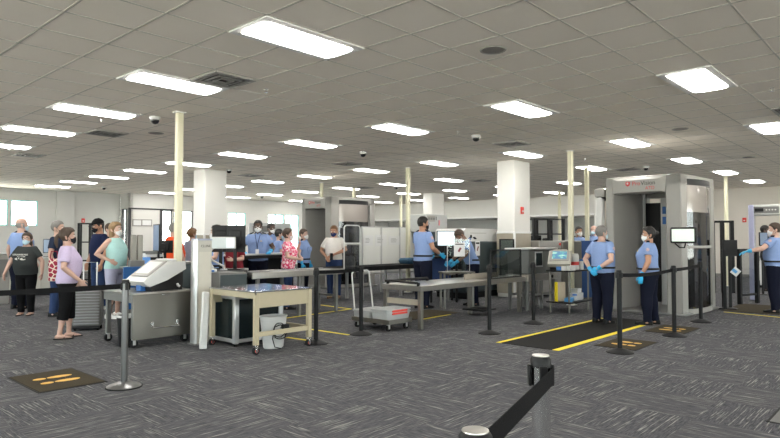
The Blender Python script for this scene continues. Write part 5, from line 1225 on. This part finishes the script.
# handheld reader on the conveyor end
p = dep(213, 266, 9.6); t = thing('cable_scanner', 'white handheld scanner with curly cable right of the tall beige pillar', 'scanner', (p[0], p[1], .93), .3)
b = MB(); b.box((-.05, -.05, 0), (.06, .05, .06), .012); b.build('cradle', M['white_pl'], t); b = MB(); b.tube([(-.08, -.02, .20), (-.04, 0, .12), (0, 0, .07)], [.035, .028, .02], 10, round_ends=True); b.build('handset', M['white_pl'], t); b = MB(); b.tube([(-.08, -.02, .22), (-.13, 0, .16), (-.12, 0, .06), (-.04, .02, .03)], .011, 8); b.build('cable', M['grey_dark'], t); BX((-.03, -.056, .01), (.02, -.048, .04), .002).build('blue_tag', M['blue'], t)
t = thing('side_cabinet', 'small dark cabinet carrying the white handheld scanner, behind the beige pillar', 'cabinet', (p[0] + .1, p[1] + .1, 0), AU)
BX((-.2, -.28, .04), (.3, .28, .93), .01).build('carcass', M['grey_dark'], t); BX((-.19, -.295, .10), (.29, -.28, .9), .004).build('door', M['dark_body'], t); BX((.2, -.31, .5), (.22, -.295, .65), .003).build('door_handle', M['alu'], t)
# ------------------------------------------------------------------ left background clutter
p = dep(155, 262, 11.1)
t = thing('search_bench', 'steel search bench behind the white swab machine, with the tilted portrait monitor', 'table', (p[0], p[1], 0), AU)
BX((-.5, -.3, .93), (.95, .35, .97), .005).build('worktop', M['steel_top'], t); BX((-.48, -.29, .45), (.93, .34, .49), .005).build('shelf', M['steel'], t)
for x in (-.42, .87):
    for y in (-.24, .29): leg(t, x, y, .93, .05, M['steel'])
m1 = dep(156.5, 252, 11.1); monitor('tall portrait monitor with blue-grey screen, seen at an angle left of the orange shirt', (m1[0], m1[1], .972), R(-52), .36, .50, 'screen_dim', .26)
m2 = dep(166.5, 250, 11.6); monitor('dark monitor between the portrait monitor and the orange shirt', (m2[0], m2[1], .972), R(150), .34, .24, 'screen_dim', .22)
p = dep(145, 252, 10.7); t = thing('red_tray', 'flat red tray with papers on the bench below the portrait monitor', 'tray', (p[0], p[1], .972), AU); BX((-.2, -.12, 0), (.2, .12, .03), .01).build('tray_body', M['red'], t); 
t = thing('tissue_box', 'bright blue box in front of the white wall, left of the portrait monitor', 'box', (dep(144, 248, 10.9)[0], 10.9, .972), .4); BX((-.11, -.08, .0), (.11, .08, .16), .01).build('carton', mat('box_blue', (.12, .35, .80), .5), t); b = MB(); b.rings([((0, 0, z), (r_, 0, 0), (0, r_ * .6, 0)) for z, r_ in ((.155, .06), (.19, .05), (.23, .02))], 10); b.build('tissue', M['paper'], t)
p = dep(136, 262, 10.25)
t = thing('bollard_post', 'pair of brushed steel posts rising between the aqua top woman and the swab machine', 'post', (p[0], p[1], 0), AU)
for x in (-.05, .06): b = MB(); b.box((x - .045, -.03, 0), (x + .045, .03, 1.53), .01); b.build('post', M['steel'], t)
BX((-.12, -.05, .95), (.13, .05, 1.10), .006).build('bracket', M['grey_dark'], t)
p = dep(136, 275, 9.9); t = thing('blue_divider', 'low dark blue divider panel behind the steel-fronted cart', 'panel', (p[0] - .2, p[1], 0), AU); BX((0, 0, .3), (.9, .03, 1.0), .006).build('panel', mat('royal_panel', (.02, .12, .36), .5, 0, .06), t)
for x in (.04, .86): leg(t, x, .015, .3, .05, M['alu'])
p = dep(181, 268, 9.7); t = thing('dark_bin', 'dark slate bin between the swab machine and the beige pillar', 'bin', (p[0], p[1], 0), AU); b = MB(); b.box((-.2, -.2, .0), (.2, .2, 1.06), .02); b.build('bin_body', M['dark_body'], t); BX((-.21, -.21, 1.06), (.21, .21, 1.10), .01).build('lid', M['grey_dark'], t)
for i, (px, w_) in enumerate(((137, .42), (146.5, .48))):
    u_, z_ = onV(px, 223.5, VM); x, y = XY(u_, VM - .02); t = thing('wall_notice', ('left' if i == 0 else 'right') + ' one of two grey framed notices on the bright white far wall', 'notice', (x, y, z_ - .12), AU, 'framed notices on the far wall')
    BX((-w_ / 2, -.01, 0), (w_ / 2, .015, .30), .004).build('frame', M['grey_enc'], t); BX((-w_ / 2 + .04, -.014, .04), (w_ / 2 - .04, -.009, .26), .001).build('sheet', M['paper'], t)
p = dep(150, 258, 11.35); t = thing('document_printer', 'pale printer on the steel bench left of the portrait monitor', 'printer', (p[0], p[1], .972), AU); BX((-.2, -.16, 0), (.2, .16, .20), .02).build('housing', M['white_pl'], t); BX((-.17, -.175, .10), (.17, -.155, .15), .004).build('output_slot', M['black_plastic'], t); BX((-.15, -.26, .05), (.15, -.15, .065), .003).build('paper_tray', M['grey_enc'], t); BX((-.14, -.05, .2), (.14, .12, .26), .01).build('scanner_lid', M['grey_dark'], t)
p = dep(163, 259, 10.95); t = thing('keyboard', 'black keyboard on the steel bench below the dark monitor', 'keyboard', (p[0], p[1], .972), AU); BX((-.2, -.07, 0), (.2, .07, .025), .006).build('body_shell', M['black_plastic'], t); k_ = MB()
for i in range(12):
    for j in range(4): k_.box((-.19 + i * .032, -.06 + j * .031, .022), (-.163 + i * .032, -.034 + j * .031, .03), .002)
k_.build('keys', M['grey_dark'], t)
# counters along the far left
def cabinet_row(label, loc, rz, L, D, H, m, topm, doors=2):
    t = thing('service_counter', label, 'counter', loc, rz)
    BX((0, 0, .08), (L, D, H - .04), .006).build('carcass', m, t); BX((-.03, -.03, H - .04), (L + .03, D + .03, H), .006).build('worktop', topm, t); BX((.03, .04, 0), (L - .03, D - .03, .08), .003).build('plinth', M['black'], t)
    for k in range(doors):
        a = L * k / doors; q = BX((a + .012, -.018, .11), (a + L / doors - .012, 0, H - .07), .004).build('door', m, t); BX((a + L / doors - .09, -.04, H * .6), (a + L / doors - .07, -.018, H * .6 + .12), .003).build('door_handle', M['alu'], q)
    return t
p = dep(2, 290, 15.5); cabinet_row('pale beige service counter behind the woman in the grey T-shirt', (p[0] - 1.2, p[1] - .6, 0), R(20), 3.0, .6, 1.0, M['beige_pl'], M['white_pl'], 4)
p = dep(45, 262, 15.4); monitor('small black monitor on the beige counter beside the grey T-shirt woman', (p[0] + .04, p[1] + .12, 1.0), R(10), .30, .36, 'screen_dim', .1)
p = dep(3, 275, 13.6); t = thing('grey_kiosk', 'grey kiosk at the left edge behind the officer with raised shoulders', 'kiosk', (p[0] - .25, p[1], 0), AU); BX((-.2, -.2, 0), (.3, .3, 1.12), .02).build('housing', M['grey_enc'], t); BX((-.15, -.215, .6), (.25, -.2, 1.0), .004).build('front_panel', M['grey_dark'], t); BX((-.2, -.22, 1.12), (.3, .3, 1.15), .008).build('lid', M['alu'], t)
def rack(label, loc, rz, L, D, H, nsh, m, z0=0):
    t = thing('open_rack', label, 'shelf rack', loc, rz)
    for x in (0, L / 2, L):
        for y in (0, D): b = MB(); b.box((x - .035, y - .035, 0), (x + .035, y + .035, H), .004); b.build('upright', m, t)
    for k in range(nsh): z = z0 + (H - z0 - .03) * k / (nsh - 1); BX((0, 0, z), (L, D, z + .035), .003).build('shelf', m, t)
    return t
p = dep(78.5, 250, 18.5); rack('black open rack behind the dark-haired woman at left', (p[0], p[1], 0), R(20), .62, .45, 1.95, 4, M['black'], .2)
p = dep(534, 250, 17.2); rk = rack('black open rack with equipment, right of the wide white column', (p[0], p[1], 0), R(20), 1.0, .6, 2.05, 3, M['black'], 1.15)
for i, (dx, w_, h_, lb) in enumerate(((.22, .26, .38, 'black equipment box at the left on the black open rack'), (.62, .2, .3, 'black equipment box in the middle of the black open rack'))):
    q = (p[0] + (dx) * math.cos(R(20)) - .25 * math.sin(R(20)), p[1] + dx * math.sin(R(20)) + .25 * math.cos(R(20)), 1.186); t = thing('equipment_box', lb, 'equipment', q, R(20), 'equipment on the rack'); BX((-w_ / 2, -.12, 0), (w_ / 2, .12, h_), .02).build('case', M['black_plastic'], t); b = MB(); b.tube([(0, -.12, h_ * .6), (.03, -.2, h_ * .8)], [.05, .04], 12); b.build('lens', M['black_rubber'], t); BX((-.05, -.125, .04), (.06, -.118, .1), .002).build('white_label', M['white_pl'], t)
p = dep(558, 247, 15.6); t = thing('control_console', 'pale steel control console with a red and a white button, behind the swab machine', 'console', (p[0], p[1], 0), R(15))
BX((-.65, -.2, .05), (.65, .35, 1.42), .02).build('housing', M['grey_enc'], t); 
for x, m_ in ((-.06, M['red']), (.06, M['white_pl'])): b = MB(); b.tube([(x, -.20, 1.33), (x, -.235, 1.33)], .035, 14); b.build('push_button', m_, t)
BX((-.6, -.21, .9), (.6, -.198, 1.22), .003).build('front_cover', M['grey_dark'], t)
p = dep(590, 262, 14.6); t = thing('blue_barrier', 'dark blue barrier panel in front of the two far officers', 'barrier', (p[0] - .1, p[1], 0), R(10)); BX((-.12, -.02, .05), (.55, .03, 1.42), .01).build('panel', mat('barrier_blue', (.02, .07, .22), .5, 0, .06), t); 
BX((-.62, -.03, .05), (-.12, .05, 1.40), .01).build('steel_panel', M['steel'], t)
for x in (-.58, -.1, .5): BX((x - .03, -.15, 0), (x + .03, .15, .04), .004).build('foot', M['black'], t)
# pale box machine behind the sensor counter
p = dep(266, 233, 18.5); t = thing('grey_cabinet', 'tall grey machine cabinet behind the officers at the black counter', 'cabinet', (p[0], p[1], 0), R(15)); BX((-.5, 0, 0), (.75, .6, 1.95), .02).build('housing', mat('tower_grey2', (.48, .49, .49), .4, 0, .04), t); BX((-.4, -.012, 1.68), (.1, 0, 1.86), .004).build('vent_panel', M['grey_dark'], t); BX((.6, -.012, .3), (.63, 0, 1.8), .003).build('door_seam', M['grey_dark'], t)
# ------------------------------------------------------------------ suitcase
p = Gd(88, 329.5); t = thing('roller_suitcase', 'upright ridged grey suitcase with raised handle behind the lavender shirt woman', 'suitcase', (p[0], p[1], 0), R(14))
b = MB(); b.box((-.21, -.13, .05), (.21, .13, .66), .04); sh = b.build('shell', M['grey_dark'], t)
b = MB()
for k in range(9): x = -.17 + k * .0425; 
for k in range(12): z = .10 + k * .046; b.box((-.19, -.137, z), (.19, .137, z + .022), .008)
b.build('ridges', mat('silver_ridge', (.30, .30, .31), .35, .4, .05), sh)
b = MB(); b.tube([(-.10, .10, .64), (-.10, .10, 1.08), (.10, .10, 1.08), (.10, .10, .64)], .011, 8); b.build('pull_handle', M['alu'], t)
for x in (-.17, .17):
    for y in (-.09, .09): b = MB(); b.tube([(x - .015, y, .03), (x + .015, y, .03)], .03, 14); b.build('wheel', M['black_rubber'], t)
BX((-.2, -.14, .03), (.2, -.11, .075), .006).build('bumper', M['black_plastic'], t)
# ------------------------------------------------------------------ right: gate, black screens, metal detector
ga = Gd(740, 304.5); gb = Gd(757.5, 303)
ang = math.atan2(gb[1] - ga[1], gb[0] - ga[0]); LL = math.hypot(gb[0] - ga[0], gb[1] - ga[1])
t = thing('glass_gate', 'low glass gate in black frame under the hand of the right officer', 'gate', (ga[0], ga[1], 0), ang)
for x in (0, LL): b = MB(); b.box((x - .04, -.04, 0), (x + .04, .04, 1.24), .006); b.build('post', M['black'], t)
b = MB(); b.box((.04, -.025, 1.16), (LL - .04, .025, 1.24), .005); b.build('top_rail', M['black'], t); BX((.04, -.02, .18), (LL - .04, .02, .23), .004).build('bottom_rail', M['black'], t); BX((.04, -.005, .23), (LL - .04, .005, 1.16), .001).build('glass_leaf', glass('gate_glass', (.80, .82, .84), .10), t)
for z in (.4, .95): b = MB(); b.box((LL + .035, -.03, z), (LL + .07, .03, z + .12), .006); b.build('hinge', M['black_plastic'], t)
p = Gd(731, 309); t = monitor('black monitor on a tall black stand between the scanner and the glass gate', (p[0], p[1], 0), R(-15), .28, .34, 'black_plastic', 1.10)
t.children[1]['label'] = 'black post of the stand'
p2 = (p[0] + .02, p[1] - .16, .74); t = thing('clipboard', 'white and blue papers hung on the black stand by the glass gate', 'papers', p2, R(-15)); b = MB(); b.box((-.075, -.005, -.03), (.075, .005, .12), .002, rot=Matrix.Rotation(R(40), 3, 'Y')); b.build('sheets', M['paper'], t); b = MB(); b.box((-.07, -.008, .03), (.03, -.004, .09), .001, rot=Matrix.Rotation(R(40), 3, 'Y')); b.build('blue_form', mat('form_blue', (.15, .45, .80), .6), t)
p = Gd(724.5, 309); t = thing('dark_screen_panel', 'tall narrow black framed screen right behind the right rear post of the body scanner', 'screen', (p[0], p[1], 0), AU + R(20))
for x in (-.10, .10): b = MB(); b.box((x - .035, -.03, 0), (x + .035, .03, 1.25), .004); b.build('post', M['black'], t)
BX((-.07, -.006, .06), (.07, .006, 1.22), .001).build('sheet', M['black_plastic'], t); BX((-.14, -.2, 0), (.14, .2, .03), .005).build('foot', M['black'], t)
p = dep(722, 240, 16.4); t = thing('dark_partition', 'tall black double frame behind the body scanner at right, before the wall', 'frame', (p[0] - .25, p[1], 0), R(-10))
for x in (0, .24, .48): b = MB(); b.box((x - .045, -.05, 0), (x + .045, .05, 1.96), .005); b.build('post', M['black'], t)
BX((-.5, -.03, 1.90), (.5, .03, 1.96), .004).build('top_bar', M['black'], t); BX((-.46, -.01, .3), (-.02, .01, 1.88), .003).build('white_panel', M['white_pl'], t); b = MB(); b.box((-.5, -.05, 0), (-.46, .05, 1.96), .005); b.build('post', M['alu'], t)
# metal detector
p = dep(752.5, 240, 14.6)
t = thing('metal_detector', 'walk-through metal detector arch at the right edge behind the officer', 'metal detector', (p[0], p[1], 0), R(-35))
lil = mat('lilac_post', (.36, .37, .52), .4, 0, .04)
for k, x in enumerate((0, .92)):
    b = MB(); b.box((x - .05, -.30, .02), (x + .05, .30, 2.26), .03); s = b.build('side_panel', mat('pale_detector', (.52, .55, .60), .35, 0, .03), t); b = MB(); b.box((x - .055, -.32, .02), (x + .055, -.24, 2.27), .015); b.build('edge_strip', lil, s)
b = MB(); b.box((-.05, -.20, 2.02), (.97, .20, 2.28), .02); hd = b.build('header', mat('detector_head', (.55, .56, .54), .35, 0, .03), t)
b = MB(); b.box((.04, -.215, 2.07), (.56, -.198, 2.23), .006); dp = b.build('control_panel', M['grey_dark'], hd); BX((.07, -.219, 2.11), (.25, -.213, 2.19), .002).build('readout', M['black'], dp)
for k in range(4): b = MB(); b.tube([(.31 + k * .06, -.213, 2.15), (.31 + k * .06, -.222, 2.15)], .018, 10); b.build('button', M['white_pl'], dp)
p = dep(766, 270, 18.2); cabinet_row('low white cabinets against the right wall behind the metal detector', (p[0] - .45, p[1], 0), AU - math.pi / 2 + R(15), 2.6, .5, .95, M['white_pl'], M['white_pl'], 4)
p = dep(763.5, 246, 15.9); t = monitor('black monitor seen through the metal detector arch', (p[0], p[1] , .0), R(20), .30, .36, 'screen_dim', 1.28)
# ------------------------------------------------------------------ daylight and camera
w = bpy.data.worlds.new('daylight'); bpy.context.scene.world = w; w.use_nodes = True
nt = w.node_tree; bg = nt.nodes['Background']
tc = nt.nodes.new('ShaderNodeTexCoord'); sp_ = nt.nodes.new('ShaderNodeSeparateXYZ'); rp = nt.nodes.new('ShaderNodeValToRGB')
nt.links.new(tc.outputs['Generated'], sp_.inputs[0])
mr = nt.nodes.new('ShaderNodeMapRange'); mr.inputs[1].default_value = -.4; mr.inputs[2].default_value = .6; nt.links.new(sp_.outputs[2], mr.inputs[0]); nt.links.new(mr.outputs[0], rp.inputs[0])
e = rp.color_ramp.elements; e[0].position = .3; e[0].color = (1.0, .93, .80, 1); e[1].position = .5; e[1].color = (.50, .57, .60, 1)
nt.links.new(rp.outputs[0], bg.inputs[0]); bg.inputs[1].default_value = WORLD
cam = bpy.data.cameras.new('camera'); co = bpy.data.objects.new('camera', cam); C.objects.link(co)
cam.sensor_width = 36; cam.lens = 36 * F / 780; cam.clip_start = .05; cam.clip_end = 200
co.location = (0, 0, CH); co.rotation_euler = (math.pi / 2 + PITCH, 0, 0)
s = bpy.context.scene; s.camera = co
s.view_settings.view_transform = 'Standard'; s.view_settings.look = 'None'; s.view_settings.exposure = EXPO; s.view_settings.gamma = 1; s.view_settings.use_curve_mapping = False
s.cycles.max_bounces = 10; s.cycles.diffuse_bounces = 5; s.cycles.glossy_bounces = 4; s.cycles.transparent_max_bounces = 16; s.cycles.transmission_bounces = 4
s.cycles.sample_clamp_indirect = 8; s.cycles.caustics_reflective = False; s.cycles.caustics_refractive = False
